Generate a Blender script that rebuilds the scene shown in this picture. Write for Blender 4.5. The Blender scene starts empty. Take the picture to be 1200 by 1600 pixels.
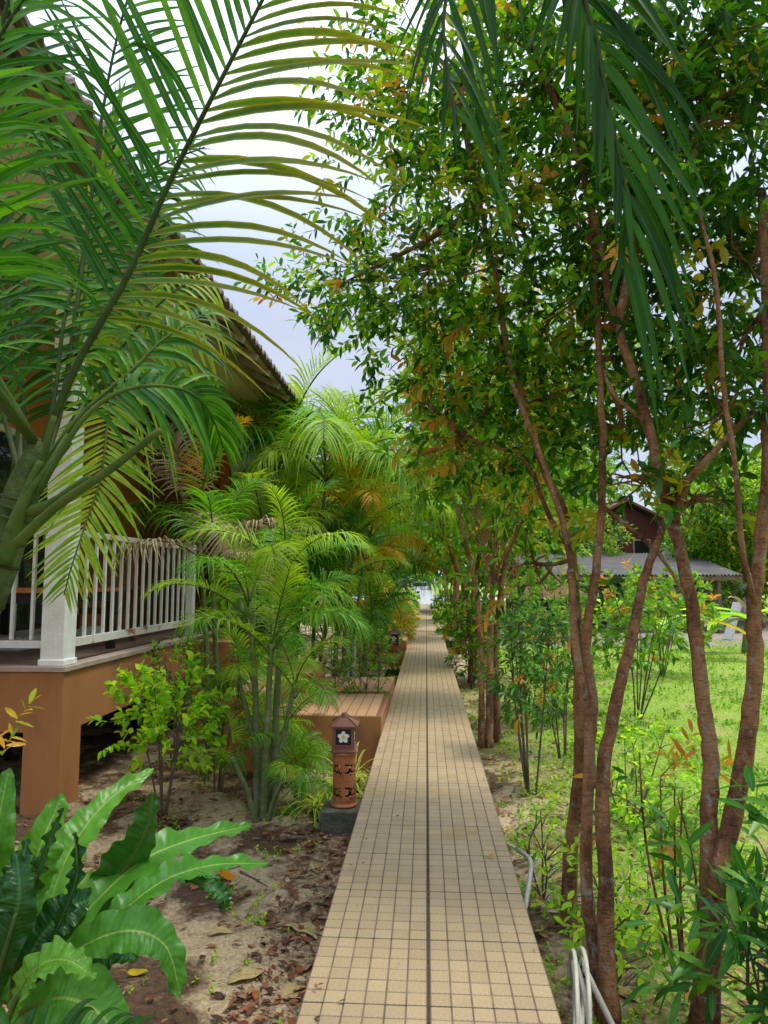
import bpy, math, random
import numpy as np
from mathutils import Matrix, Vector
RND = random.Random(7)
NR = np.random.RandomState(11)

# ------------------------------------------------------------------ camera, sky, sun, exposure
S = bpy.context.scene
PITCH = math.radians(5.557); YAW = math.radians(3.387)
cam_d = bpy.data.cameras.new('camera'); cam = bpy.data.objects.new('camera', cam_d)
S.collection.objects.link(cam); S.camera = cam
cam.location = (0, 0, 1.4); cam.rotation_euler = (math.pi/2 + PITCH, 0, YAW)
cam_d.sensor_fit = 'VERTICAL'; cam_d.sensor_height = 24; cam_d.sensor_width = 18; cam_d.lens = 1110/1600*24
cam_d.clip_end = 2000; cam_d.clip_start = 0.05

SUN_EL, SUN_AZ = 70, 105       # azimuth measured from +Y towards +X
world = bpy.data.worlds.new('World'); S.world = world; world.use_nodes = True
wn = world.node_tree.nodes; wl = world.node_tree.links
for n in list(wn): wn.remove(n)
wo = wn.new('ShaderNodeOutputWorld'); bg = wn.new('ShaderNodeBackground'); bg.inputs[1].default_value = 0.1
sky = wn.new('ShaderNodeTexSky'); sky.sky_type = 'NISHITA'; sky.sun_disc = False
sky.sun_elevation = math.radians(SUN_EL); sky.sun_rotation = math.radians(SUN_AZ)
tc = wn.new('ShaderNodeTexCoord')
no = wn.new('ShaderNodeTexNoise'); no.inputs['Scale'].default_value = 2.2; no.inputs['Detail'].default_value = 6; no.inputs['Roughness'].default_value = .55
mp = wn.new('ShaderNodeMapping'); mp.inputs['Scale'].default_value = (1, 1, 2.2)
rp = wn.new('ShaderNodeValToRGB')
rp.color_ramp.elements[0].position = .3; rp.color_ramp.elements[0].color = (.58, .68, .90, 1)
rp.color_ramp.elements[1].position = .7; rp.color_ramp.elements[1].color = (.78, .84, .99, 1)
sp = wn.new('ShaderNodeSeparateXYZ')
mr = wn.new('ShaderNodeMapRange'); mr.interpolation_type = 'SMOOTHSTEP'; mr.inputs[1].default_value = .3; mr.inputs[2].default_value = 1.05; mr.inputs[3].default_value = 4.7; mr.inputs[4].default_value = 19.0
sc_ = wn.new('ShaderNodeVectorMath'); sc_.operation = 'SCALE'
mx = wn.new('ShaderNodeMixRGB'); mx.inputs[0].default_value = .9
wl.new(tc.outputs['Generated'], mp.inputs[0]); wl.new(mp.outputs[0], no.inputs['Vector']); wl.new(no.outputs[0], rp.inputs[0])
wl.new(tc.outputs['Generated'], sp.inputs[0]); wl.new(sp.outputs[2], mr.inputs[0])
wl.new(rp.outputs[0], sc_.inputs[0]); wl.new(mr.outputs[0], sc_.inputs['Scale'])
wl.new(sky.outputs[0], mx.inputs[1]); wl.new(sc_.outputs[0], mx.inputs[2]); wl.new(mx.outputs[0], bg.inputs[0]); wl.new(bg.outputs[0], wo.inputs[0])
sd = bpy.data.lights.new('sun', 'SUN'); sd.energy = 1.5; sd.angle = math.radians(14); sd.color = (1, .96, .88)
sun = bpy.data.objects.new('sun', sd); S.collection.objects.link(sun)
e, a = math.radians(SUN_EL), math.radians(SUN_AZ)
sun.rotation_euler = Vector((math.sin(a)*math.cos(e), math.cos(a)*math.cos(e), math.sin(e))).to_track_quat('Z', 'Y').to_euler()
S.view_settings.view_transform = 'Standard'; S.view_settings.look = 'None'; S.view_settings.gamma = 1
S.view_settings.use_curve_mapping = False; S.view_settings.exposure = 1.0
S.render.engine = 'CYCLES'
S.cycles.use_denoising = True; S.cycles.max_bounces = 7; S.cycles.diffuse_bounces = 4; S.cycles.transmission_bounces = 5
S.cycles.transparent_max_bounces = 6; S.cycles.caustics_reflective = False; S.cycles.caustics_refractive = False

# ------------------------------------------------------------------ surveying helpers (photo 1200x1600 -> places in metres)
CAM = np.array([0, 0, 1.4])
_R = np.array([math.cos(YAW), math.sin(YAW), 0]); _F = np.array([-math.sin(YAW)*math.cos(PITCH), math.cos(YAW)*math.cos(PITCH), math.sin(PITCH)])
_U = np.array([math.sin(YAW)*math.sin(PITCH), -math.cos(YAW)*math.sin(PITCH), math.cos(PITCH)])
def _ray(px, py): return _F + _R*(px-600)/1110 - _U*(py-800)/1110
def at(px, py, Y): d = _ray(px, py); return CAM + d*Y/d[1]
def onz(px, py, z): d = _ray(px, py); return CAM + d*(z-1.4)/d[2]
GZ = -0.35   # ground level; the path top is z = 0

# ------------------------------------------------------------------ object helpers
COL = S.collection
def link(o): COL.objects.link(o); return o
def tag(o, label=None, cat=None, group=None, kind=None):
    if label: o['label'] = label
    if cat: o['category'] = cat
    if group: o['group'] = group
    if kind: o['kind'] = kind
    return o
def thing(name, loc, label, cat, group=None):
    o = bpy.data.objects.new(name, None); o.location = tuple(loc); o.empty_display_size = .1
    return tag(link(o), label, cat, group)
def adopt(o, parent):
    if parent is not None:
        o.parent = parent
        p = parent; t = Vector((0, 0, 0))
        while p is not None:
            if p.type == 'EMPTY': t = Vector(p.location)
            p = p.parent
        if parent.type == 'EMPTY': o.matrix_parent_inverse = Matrix.Translation(-t)
    return o

class Geo:
    def __init__(s): s.V = []; s.Q = []; s.T = []; s.U = []; s.n = 0; s.mq = []; s.mt = []
    def add(s, V, Q=None, T=None, uv=None, mi=0):
        V = np.asarray(V, float).reshape(-1, 3); s.V.append(V)
        s.U.append(np.zeros((len(V), 2)) if uv is None else np.asarray(uv, float).reshape(-1, 2))
        if Q is not None and len(Q): Q = np.asarray(Q, int)+s.n; s.Q.append(Q); s.mq.append(np.full(len(Q), mi))
        if T is not None and len(T): T = np.asarray(T, int)+s.n; s.T.append(T); s.mt.append(np.full(len(T), mi))
        s.n += len(V); return s
    def box(s, a, b, mi=0):
        x0, y0, z0 = a; x1, y1, z1 = b
        V = [(x0,y0,z0),(x1,y0,z0),(x1,y1,z0),(x0,y1,z0),(x0,y0,z1),(x1,y0,z1),(x1,y1,z1),(x0,y1,z1)]
        return s.add(V, [(3,2,1,0),(4,5,6,7),(0,1,5,4),(1,2,6,5),(2,3,7,6),(3,0,4,7)], mi=mi)
    def beam(s, p, q, w, h, mi=0):
        p = np.array(p, float); q = np.array(q, float); t = (q-p)/np.linalg.norm(q-p)
        up = np.array([0, 0, 1.]) if abs(t[2]) < .9 else np.array([0, 1., 0])
        r = np.cross(t, up); r /= np.linalg.norm(r); u = np.cross(r, t)
        V = [c + r*i*w/2 + u*j*h/2 for c in (p, q) for i, j in ((-1,-1),(1,-1),(1,1),(-1,1))]
        return s.add(V, [(0,1,2,3),(7,6,5,4),(0,4,5,1),(1,5,6,2),(2,6,7,3),(3,7,4,0)], mi=mi)
    def tube(s, pts, rad, n=8, mi=0, cap=True):
        P = np.array(pts, float); k = len(P); rad = np.broadcast_to(np.asarray(rad, float), (k,))
        T = np.gradient(P, axis=0); T /= np.linalg.norm(T, axis=1)[:, None]+1e-9
        ref = np.array([0, 0, 1.]) if abs(T[0][2]) < .9 else np.array([1., 0, 0])
        A = np.cross(T[0], ref); A /= np.linalg.norm(A); V = []; U = []
        L = 0
        for i in range(k):
            A = A - T[i]*np.dot(A, T[i]); A /= np.linalg.norm(A)+1e-9; B = np.cross(T[i], A)
            if i: L += np.linalg.norm(P[i]-P[i-1])
            for j in range(n):
                f = 2*math.pi*j/n; V.append(P[i]+rad[i]*(A*math.cos(f)+B*math.sin(f))); U.append((j/n, L))
        Q = [(i*n+j, i*n+(j+1) % n, (i+1)*n+(j+1) % n, (i+1)*n+j) for i in range(k-1) for j in range(n)]
        TT = []
        if cap:
            V += [P[0], P[-1]]; U += [(0, 0), (0, L)]; c0 = k*n; c1 = c0+1
            TT = [(c0, (j+1) % n, j) for j in range(n)]+[(c1, (k-1)*n+j, (k-1)*n+(j+1) % n) for j in range(n)]
        return s.add(V, Q, TT, U, mi)
    def lathe(s, prof, c=(0,0,0), n=24, mi=0, sq=False):
        V = []; 
        for r, z in prof:
            for j in range(n):
                f = 2*math.pi*(j+(.5 if sq else 0))/n; rr = r/math.cos(math.pi/n) if sq else r
                V.append((c[0]+rr*math.cos(f), c[1]+rr*math.sin(f), c[2]+z))
        k = len(prof)
        Q = [(i*n+j, i*n+(j+1) % n, (i+1)*n+(j+1) % n, (i+1)*n+j) for i in range(k-1) for j in range(n)]
        return s.add(V, Q, mi=mi)
    def build(s, name, mats, parent=None, smooth=False, bevel=0, label=None, kind=None):
        return adopt(tag(link(s.obj(name, mats, smooth, bevel)), label, kind=kind), parent)
    def obj(s, name, mats, smooth=False, bevel=0):
        o = bpy.data.objects.new(name, s.mesh(name, mats, smooth))
        if bevel:
            m = o.modifiers.new('bevel', 'BEVEL'); m.width = bevel; m.segments = 2; m.limit_method = 'ANGLE'
        return o
    def mesh(s, name, mats, smooth=False):
        V = np.concatenate(s.V) if s.V else np.zeros((0, 3)); U = np.concatenate(s.U)
        Q = np.concatenate(s.Q) if s.Q else np.zeros((0, 4), int); T = np.concatenate(s.T) if s.T else np.zeros((0, 3), int)
        mi = np.concatenate(s.mq+s.mt) if (s.mq or s.mt) else np.zeros(0)
        me = bpy.data.meshes.new(name)
        me.vertices.add(len(V)); me.vertices.foreach_set('co', V.ravel().astype('f'))
        li = np.concatenate([Q.ravel(), T.ravel()]).astype('i')
        me.loops.add(len(li)); me.loops.foreach_set('vertex_index', li)
        n = len(Q)+len(T); me.polygons.add(n)
        st = np.concatenate([np.arange(len(Q))*4, len(Q)*4+np.arange(len(T))*3]).astype('i')
        me.polygons.foreach_set('loop_start', st)
        me.polygons.foreach_set('material_index', mi.astype('i'))
        ml = mats if isinstance(mats, (list, tuple)) else [mats]
        soft = smooth or any(('leaf' in q.name) or ('blade' in q.name) for q in ml)
        me.polygons.foreach_set('use_smooth', np.full(n, soft, bool))
        uv = me.uv_layers.new(name='uv'); uv.data.foreach_set('uv', U[li].ravel().astype('f'))
        for m in (mats if isinstance(mats, (list, tuple)) else [mats]): me.materials.append(m)
        me.update(calc_edges=True); me.validate()
        return me

def norm(a): return a/(np.linalg.norm(a, axis=-1, keepdims=True)+1e-9)
def smooth_path(pts, n):
    P = np.array(pts, float); k = len(P); t = np.linspace(0, k-1, n); out = []
    for u in t:
        i = min(int(u), k-2); f = u-i
        p0 = P[max(i-1, 0)]; p1 = P[i]; p2 = P[i+1]; p3 = P[min(i+2, k-1)]
        out.append(.5*((2*p1)+(-p0+p2)*f+(2*p0-5*p1+4*p2-p3)*f*f+(-p0+3*p1-3*p2+p3)*f**3))
    return np.array(out)
PROF = {'leaf': lambda u: np.sin(np.pi*np.clip(u*.93+.05, 0, 1))**.8, 'palm': lambda u: np.clip(.35+u*5, 0, 1)*np.clip((1-u)*1.9, 0.02, 1)**.8,
        'grass': lambda u: np.clip(1-u, .03, 1)**.7, 'ovate': lambda u: np.sin(np.pi*np.clip(u**.75*.95+.04, 0, 1))**.7}
def blades(base, d, nrm, L, W, droop, k=5, fold=.25, prof='palm', g=(0, 0, -1.)):
    """leaf blades: centre line plus two edges; returns V,Q,UV"""
    base = np.asarray(base, float); N = len(base); d = norm(np.asarray(d, float)); nrm = np.asarray(nrm, float)
    L = np.broadcast_to(L, (N,))[:, None, None]; W = np.broadcast_to(W, (N,))[:, None, None]; dr = np.broadcast_to(droop, (N,))[:, None, None]
    u = np.linspace(0, 1, k)[None, :, None]; G = np.array(g)[None, None, :]
    c = base[:, None, :]+d[:, None, :]*L*u*(1-.25*np.clip(dr, 0, 1)*u)+G*dr*L*u*u
    tn = norm(np.gradient(c, axis=1)); side = norm(np.cross(tn, nrm[:, None, :])); n2 = np.cross(side, tn)
    w = PROF[prof](u)*W/2
    l = c+side*w+n2*w*fold; r = c-side*w+n2*w*fold
    V = np.stack([l, c, r], axis=2).reshape(-1, 3)
    uu = np.broadcast_to(u[..., 0], (N, k))
    UV = np.stack([np.stack([np.zeros_like(uu), uu], -1), np.stack([np.full_like(uu, .5), uu], -1), np.stack([np.ones_like(uu), uu], -1)], 2).reshape(-1, 2)
    i = np.arange(k-1)[None, :, None]*3; b = np.arange(N)[:, None, None]*(3*k)
    q = np.concatenate([i+np.array([0, 1, 4, 3]), i+np.array([1, 2, 5, 4])], axis=1)
    return V, (q+b).reshape(-1, 4), UV

# ------------------------------------------------------------------ materials
def mat(name, col, rough=.8, spec=.3, bump=0, bscale=40, var=0, vscale=3, col2=None, rnd=0, detail=8, metal=0, stretch=(1, 1, 1), stain=None):
    m = bpy.data.materials.new(name); m.use_nodes = True; nt = m.node_tree; N = nt.nodes; L = nt.links
    b = N['Principled BSDF']; b.inputs['Roughness'].default_value = rough; b.inputs['Specular IOR Level'].default_value = spec; b.inputs['Metallic'].default_value = metal
    c = N.new('ShaderNodeRGB'); c.outputs[0].default_value = (*col, 1); out = c.outputs[0]
    tcn = N.new('ShaderNodeTexCoord'); mpn = N.new('ShaderNodeMapping'); mpn.inputs['Scale'].default_value = stretch; L.new(tcn.outputs['Object'], mpn.inputs[0])
    if col2 is not None:
        n = N.new('ShaderNodeTexNoise'); n.inputs['Scale'].default_value = vscale; n.inputs['Detail'].default_value = detail; n.inputs['Roughness'].default_value = .65; L.new(mpn.outputs[0], n.inputs[0])
        r = N.new('ShaderNodeValToRGB'); r.color_ramp.elements[0].position = .35; r.color_ramp.elements[1].position = .65; L.new(n.outputs[0], r.inputs[0])
        mxn = N.new('ShaderNodeMixRGB'); L.new(r.outputs[0], mxn.inputs[0]); L.new(out, mxn.inputs[1]); mxn.inputs[2].default_value = (*col2, 1); out = mxn.outputs[0]
    if stain is not None:
        n = N.new('ShaderNodeTexNoise'); n.inputs['Scale'].default_value = stain[1]; n.inputs['Detail'].default_value = 7; L.new(tcn.outputs['Object'], n.inputs[0])
        r = N.new('ShaderNodeValToRGB'); r.color_ramp.elements[0].position = stain[2]; r.color_ramp.elements[1].position = stain[2]+.12; L.new(n.outputs[0], r.inputs[0])
        mxn = N.new('ShaderNodeMixRGB'); L.new(r.outputs[0], mxn.inputs[0]); L.new(out, mxn.inputs[1]); mxn.inputs[2].default_value = (*stain[0], 1); out = mxn.outputs[0]
    if rnd:
        oi = N.new('ShaderNodeObjectInfo'); gi = N.new('ShaderNodeNewGeometry'); ad = N.new('ShaderNodeMath'); ad.operation = 'ADD'
        L.new(oi.outputs['Random'], ad.inputs[0]); L.new(gi.outputs['Random Per Island'], ad.inputs[1])
        fr = N.new('ShaderNodeMath'); fr.operation = 'FRACT'; L.new(ad.outputs[0], fr.inputs[0])
        mm = N.new('ShaderNodeMapRange'); L.new(fr.outputs[0], mm.inputs[0]); mm.inputs[3].default_value = 1-rnd; mm.inputs[4].default_value = 1+rnd
        hs = N.new('ShaderNodeHueSaturation'); L.new(mm.outputs[0], hs.inputs['Value']); L.new(out, hs.inputs['Color']); out = hs.outputs[0]
    L.new(out, b.inputs['Base Color'])
    if bump:
        n = N.new('ShaderNodeTexNoise'); n.inputs['Scale'].default_value = bscale; n.inputs['Detail'].default_value = 8; L.new(mpn.outputs[0], n.inputs[0])
        bp = N.new('ShaderNodeBump'); bp.inputs['Strength'].default_value = bump; bp.inputs['Distance'].default_value = .02; L.new(n.outputs[0], bp.inputs['Height']); L.new(bp.outputs[0], b.inputs['Normal'])
    return m
def leafmat(name, cols, rough=.38, trans=.35, midrib=None, edge=None, spec=.28, tcol=None, tip=None, veins=0, ew=.22, mw=.08):
    """leaf: colour per blade from a ramp, pale midrib and coloured margins from the blade's own coordinates, light shining through"""
    m = bpy.data.materials.new(name); m.use_nodes = True; nt = m.node_tree; N = nt.nodes; L = nt.links; b = N['Principled BSDF']
    gi = N.new('ShaderNodeNewGeometry'); oi = N.new('ShaderNodeObjectInfo'); ad = N.new('ShaderNodeMath'); ad.operation = 'ADD'
    L.new(gi.outputs['Random Per Island'], ad.inputs[0]); L.new(oi.outputs['Random'], ad.inputs[1])
    fr = N.new('ShaderNodeMath'); fr.operation = 'FRACT'; L.new(ad.outputs[0], fr.inputs[0])
    r = N.new('ShaderNodeValToRGB'); cr = r.color_ramp; cr.elements[0].color = (*cols[0][1], 1); cr.elements[0].position = cols[0][0]
    cr.elements[1].color = (*cols[-1][1], 1); cr.elements[1].position = cols[-1][0]
    for p, c in cols[1:-1]: el = cr.elements.new(p); el.color = (*c, 1)
    L.new(fr.outputs[0], r.inputs[0]); out = r.outputs[0]
    uvn = N.new('ShaderNodeUVMap'); sx = N.new('ShaderNodeSeparateXYZ'); L.new(uvn.outputs[0], sx.inputs[0])
    def ramp3(src, stops):
        rr = N.new('ShaderNodeValToRGB'); rr.color_ramp.elements[0].position = stops[0][0]; rr.color_ramp.elements[0].color = (stops[0][1],)*3+(1,)
        rr.color_ramp.elements[1].position = stops[-1][0]; rr.color_ramp.elements[1].color = (stops[-1][1],)*3+(1,)
        for p, v in stops[1:-1]: el = rr.color_ramp.elements.new(p); el.color = (v, v, v, 1)
        L.new(src, rr.inputs[0]); return rr.outputs[0]
    def mixc(fac, col):
        nonlocal out
        x = N.new('ShaderNodeMixRGB'); L.new(fac, x.inputs[0]); L.new(out, x.inputs[1]); x.inputs[2].default_value = (*col, 1); out = x.outputs[0]
    if edge: mixc(ramp3(sx.outputs[0], [(0, .9), (ew, .1), (.5, 0), (1-ew, .1), (1, .9)]), edge)
    if tip: mixc(ramp3(sx.outputs[1], [(.3, 0), (1, .9)]), tip)
    if midrib: mixc(ramp3(sx.outputs[0], [(.5-mw, 0), (.49, .7), (.51, .7), (.5+mw, 0)]), midrib)
    n = N.new('ShaderNodeTexNoise'); n.inputs['Scale'].default_value = 9; n.inputs['Detail'].default_value = 4
    mm = N.new('ShaderNodeMapRange'); L.new(n.outputs[0], mm.inputs[0]); mm.inputs[1].default_value = .3; mm.inputs[2].default_value = .7; mm.inputs[3].default_value = .8; mm.inputs[4].default_value = 1.2
    hs = N.new('ShaderNodeHueSaturation'); L.new(mm.outputs[0], hs.inputs['Value']); L.new(out, hs.inputs['Color']); out = hs.outputs[0]
    L.new(out, b.inputs['Base Color']); b.inputs['Roughness'].default_value = rough; b.inputs['Specular IOR Level'].default_value = spec
    if veins:
        ab = N.new('ShaderNodeMath'); ab.operation = 'SUBTRACT'; ab.inputs[1].default_value = .5; L.new(sx.outputs[0], ab.inputs[0])
        aa = N.new('ShaderNodeMath'); aa.operation = 'ABSOLUTE'; L.new(ab.outputs[0], aa.inputs[0])
        m1 = N.new('ShaderNodeMath'); m1.operation = 'MULTIPLY_ADD'; L.new(sx.outputs[1], m1.inputs[0]); m1.inputs[1].default_value = veins; 
        m2 = N.new('ShaderNodeMath'); m2.operation = 'MULTIPLY'; L.new(aa.outputs[0], m2.inputs[0]); m2.inputs[1].default_value = -14; L.new(m2.outputs[0], m1.inputs[2])
        sn = N.new('ShaderNodeMath'); sn.operation = 'SINE'; L.new(m1.outputs[0], sn.inputs[0])
        bp = N.new('ShaderNodeBump'); bp.inputs['Strength'].default_value = .16; bp.inputs['Distance'].default_value = .004; L.new(sn.outputs[0], bp.inputs['Height']); L.new(bp.outputs[0], b.inputs['Normal'])
    t = N.new('ShaderNodeBsdfTranslucent'); g = N.new('ShaderNodeMixRGB'); g.blend_type = 'MULTIPLY'; g.inputs[0].default_value = 1
    L.new(out, g.inputs[1]); g.inputs[2].default_value = (*(tcol or (1.9, 1.8, .6)), 1); L.new(g.outputs[0], t.inputs[0])
    ms = N.new('ShaderNodeMixShader'); ms.inputs[0].default_value = trans; L.new(b.outputs[0], ms.inputs[1]); L.new(t.outputs[0], ms.inputs[2])
    L.new(ms.outputs[0], N['Material Output'].inputs[0])
    return m
M = {}
M['palm'] = leafmat('palm_leaf', [(0, (.012, .08, .005)), (.5, (.04, .17, .008)), (1, (.11, .29, .012))], .4, .42, midrib=(.15, .3, .04))
M['palm_mid'] = leafmat('palm_leaf_fresh', [(0, (.03, .14, .008)), (.5, (.08, .26, .012)), (1, (.19, .40, .02))], .38, .45, midrib=(.2, .38, .05))
M['palm_edge'] = leafmat('palm_leaf_yellow_edged', [(0, (.03, .12, .008)), (1, (.08, .20, .010))], .4, .38, edge=(.44, .34, .015), tip=(.34, .28, .012), ew=.24)
M['palm_lime'] = leafmat('palm_leaf_lime', [(0, (.11, .30, .015)), (1, (.34, .48, .03))], .38, .42, edge=(.34, .42, .05))
M['palm_dark'] = leafmat('palm_leaf_dark', [(0, (.008, .05, .003)), (1, (.03, .12, .005))], .34, .3, midrib=(.06, .15, .02), spec=.2)
M['palm_orange'] = leafmat('palm_leaf_orange', [(0, (.62, .25, .008)), (.6, (.58, .38, .015)), (1, (.30, .36, .02))], .5, .35, tcol=(1.3, 1.2, .6))
M['palm_dry'] = leafmat('palm_leaf_dry', [(0, (.34, .22, .12)), (1, (.46, .36, .24))], .8, .2, tcol=(1, 1, .9))
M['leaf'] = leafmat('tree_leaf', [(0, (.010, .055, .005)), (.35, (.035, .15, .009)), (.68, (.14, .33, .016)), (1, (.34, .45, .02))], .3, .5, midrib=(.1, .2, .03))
M['leaf_deep'] = leafmat('shaded_tree_leaf', [(0, (.010, .055, .006)), (.5, (.03, .12, .010)), (.85, (.08, .21, .014)), (1, (.20, .30, .02))], .34, .45, midrib=(.1, .2, .03))  # deeper copy of the tree leaf, canopy shadow put into its greens
M['leaf_far'] = leafmat('tree_leaf_light', [(0, (.04, .14, .012)), (.5, (.11, .26, .02)), (1, (.26, .38, .03))], .42, .42)
M['leaf_new'] = leafmat('young_leaf', [(0, (.56, .17, .04)), (.5, (.58, .28, .04)), (1, (.46, .40, .03))], .4, .45, tcol=(1.4, 1.3, .7))
M['leaf_yellow'] = leafmat('yellow_leaf', [(0, (.50, .34, .01)), (1, (.26, .37, .02))], .4, .45, tcol=(1.4, 1.3, .6))
M['leaf_bright'] = leafmat('bright_leaf', [(0, (.08, .27, .015)), (.5, (.28, .56, .02)), (1, (.56, .70, .04))], .36, .45, midrib=(.3, .48, .07))
M['leaf_long'] = leafmat('lance_leaf', [(0, (.014, .085, .012)), (.6, (.04, .16, .016)), (1, (.13, .28, .02))], .33, .32, midrib=(.10, .24, .03))
M['fern'] = leafmat('fern_leaf', [(0, (.06, .22, .02)), (.5, (.12, .32, .028)), (1, (.25, .46, .045))], .34, .32, midrib=(.40, .52, .10), tcol=(1.7, 1.7, .7), veins=190, spec=.35, mw=.035)
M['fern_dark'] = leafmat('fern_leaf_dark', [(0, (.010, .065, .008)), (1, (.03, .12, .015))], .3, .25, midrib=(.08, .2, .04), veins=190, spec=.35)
M['spider'] = leafmat('striped_leaf', [(0, (.07, .20, .02)), (1, (.14, .30, .03))], .4, .35, edge=(.80, .76, .14), ew=.34)
M['croton'] = leafmat('croton_leaf', [(0, (.14, .27, .02)), (.5, (.50, .46, .03)), (1, (.60, .24, .03))], .4, .35)
M['litter'] = leafmat('litter_leaf', [(0, (.045, .022, .014)), (.3, (.14, .05, .024)), (.6, (.27, .095, .032)), (.82, (.27, .17, .09)), (1, (.42, .33, .20))], .65, .1, tcol=(1, .8, .6), spec=.3)
M['litter_pale'] = leafmat('pale_litter_leaf', [(0, (.38, .27, .11)), (1, (.44, .34, .14))], .7, .1, tcol=(1, 1, .8), spec=.25, midrib=(.22, .13, .05))
M['grass'] = leafmat('grass_blade', [(0, (.11, .25, .02)), (.6, (.20, .38, .03)), (1, (.42, .46, .10))], .6, .38, spec=.15)
M['rachis'] = mat('palm_rachis', (.04, .085, .012), .65, .18, .2, 30, col2=(.11, .15, .03), vscale=6)
M['rachis_dark'] = mat('palm_rachis_dark', (.028, .045, .010), .65, .18, .2, 30, col2=(.055, .08, .02), vscale=6)
M['palmstem'] = mat('palm_stem', (.075, .12, .025), .65, .3, .5, 25, col2=(.17, .18, .08), vscale=9, stretch=(1, 1, 2), stain=((.24, .22, .16), 6, .58))
M['palmtrunk'] = mat('palm_trunk', (.035, .06, .016), .85, .12, .5, 50, col2=(.12, .15, .06), vscale=7, stain=((.26, .25, .19), 8, .60))
def barkmat():
    m = bpy.data.materials.new('reddish_bark'); m.use_nodes = True; N = m.node_tree.nodes; L = m.node_tree.links; b = N['Principled BSDF']; b.inputs['Roughness'].default_value = .82; b.inputs['Specular IOR Level'].default_value = .2
    t = N.new('ShaderNodeTexCoord')
    def noise(sc, st, det=8, rough=.6):
        p_ = N.new('ShaderNodeMapping'); p_.inputs['Scale'].default_value = st; L.new(t.outputs['Object'], p_.inputs[0]); n = N.new('ShaderNodeTexNoise'); n.inputs['Scale'].default_value = sc; n.inputs['Detail'].default_value = det; n.inputs['Roughness'].default_value = rough; L.new(p_.outputs[0], n.inputs[0]); return n.outputs[0]
    def ramp(src, *st):
        r_ = N.new('ShaderNodeValToRGB'); L.new(src, r_.inputs[0]); c = r_.color_ramp; c.elements[0].position = st[0][0]; c.elements[0].color = (*st[0][1], 1); c.elements[1].position = st[-1][0]; c.elements[1].color = (*st[-1][1], 1)
        for p_, v in st[1:-1]: e_ = c.elements.new(p_); e_.color = (*v, 1)
        return r_.outputs[0]
    def mix(f, a_, b_):
        x = N.new('ShaderNodeMixRGB'); L.new(f, x.inputs[0]); L.new(a_, x.inputs[1]); L.new(b_, x.inputs[2]); return x.outputs[0]
    base = ramp(noise(6, (1, 1, .5), 10, .75), (.32, (.05, .026, .016)), (.44, (.21, .095, .044)), (.55, (.43, .215, .10)), (.68, (.46, .30, .17)))
    ring = ramp(noise(22, (1, 1, 4), 6, .7), (.38, (0, 0, 0)), (.45, (.7, .7, .7)), (.6, (1, 1, 1))); rc = N.new('ShaderNodeMixRGB'); rc.blend_type = 'MULTIPLY'; rc.inputs[0].default_value = .5; L.new(base, rc.inputs[1]); L.new(ring, rc.inputs[2])
    lich = ramp(noise(17, (1, 1, .8), 9, .7), (.57, (0, 0, 0)), (.64, (.9, .9, .9))); lc = N.new('ShaderNodeRGB'); lc.outputs[0].default_value = (.36, .34, .27, 1)
    out = mix(lich, rc.outputs[0], lc.outputs[0]); L.new(out, b.inputs['Base Color'])
    ad = N.new('ShaderNodeMath'); ad.operation = 'ADD'; L.new(noise(30, (1, 1, 3), 8, .75), ad.inputs[0]); L.new(noise(12, (1, 1, .6), 8, .7), ad.inputs[1])
    bp = N.new('ShaderNodeBump'); bp.inputs['Strength'].default_value = 1; bp.inputs['Distance'].default_value = .022; L.new(ad.outputs[0], bp.inputs['Height']); L.new(bp.outputs[0], b.inputs['Normal'])
    return m
M['bark'] = barkmat()
M['bark_grey'] = mat('grey_bark', (.20, .145, .10), .9, .2, .9, 45, col2=(.09, .06, .04), vscale=14)
M['tile'] = mat('path_tile', (.52, .385, .205), .42, .4, .35, 420, col2=(.30, .21, .12), vscale=210, rnd=.085, detail=2, stain=((.39, .27, .12), 1.9, .56))
M['grout'] = mat('grout', (.12, .09, .065), .9, .2, .4, 120, col2=(.22, .17, .12), vscale=12)
M['joint'] = mat('dirty_joint', (.035, .03, .02), .95, .1, .4, 120, col2=(.09, .08, .05), vscale=30)
M['tile_brown'] = mat('step_tile', (.50, .28, .145), .55, .35, .3, 300, col2=(.36, .20, .10), vscale=120, rnd=.08, detail=3)
M['render_orange'] = mat('terracotta_render', (.40, .175, .065), .8, .25, .12, 60, col2=(.34, .145, .052), vscale=4, stretch=(1, 1, .25), stain=((.22, .11, .055), 1.8, .58))
M['wall_orange'] = mat('orange_paint', (.52, .17, .045), .8, .25, .3, 70, col2=(.46, .15, .04), vscale=2)
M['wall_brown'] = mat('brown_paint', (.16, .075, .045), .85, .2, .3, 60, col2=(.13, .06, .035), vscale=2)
M['beige'] = mat('beige_paint', (.74, .62, .50), .8, .2, .2, 50, col2=(.68, .56, .44), vscale=1.2)
M['cream'] = mat('cream_paint', (.72, .64, .45), .6, .3, .15, 60, col2=(.66, .56, .36), vscale=3)
M['white'] = mat('white_paint', (.83, .83, .80), .5, .4, .2, 60, col2=(.69, .68, .60), vscale=6, stain=((.42, .22, .08), 5, .66))
M['white_rust'] = mat('rusty_white_paint', (.72, .70, .64), .6, .35, .4, 60, col2=(.66, .58, .46), vscale=5, stain=((.34, .15, .05), 7, .55))
M['wood_pink'] = mat('soffit_board', (.50, .29, .21), .7, .25, .3, 40, col2=(.42, .23, .16), vscale=5, rnd=.12)
M['rooftile'] = mat('roof_sheet', (.15, .125, .11), .8, .25, .5, 50, col2=(.21, .175, .15), vscale=5)
M['fascia'] = mat('fascia_board', (.46, .35, .29), .7, .25, .2, 40, col2=(.28, .20, .16), vscale=3)
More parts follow.
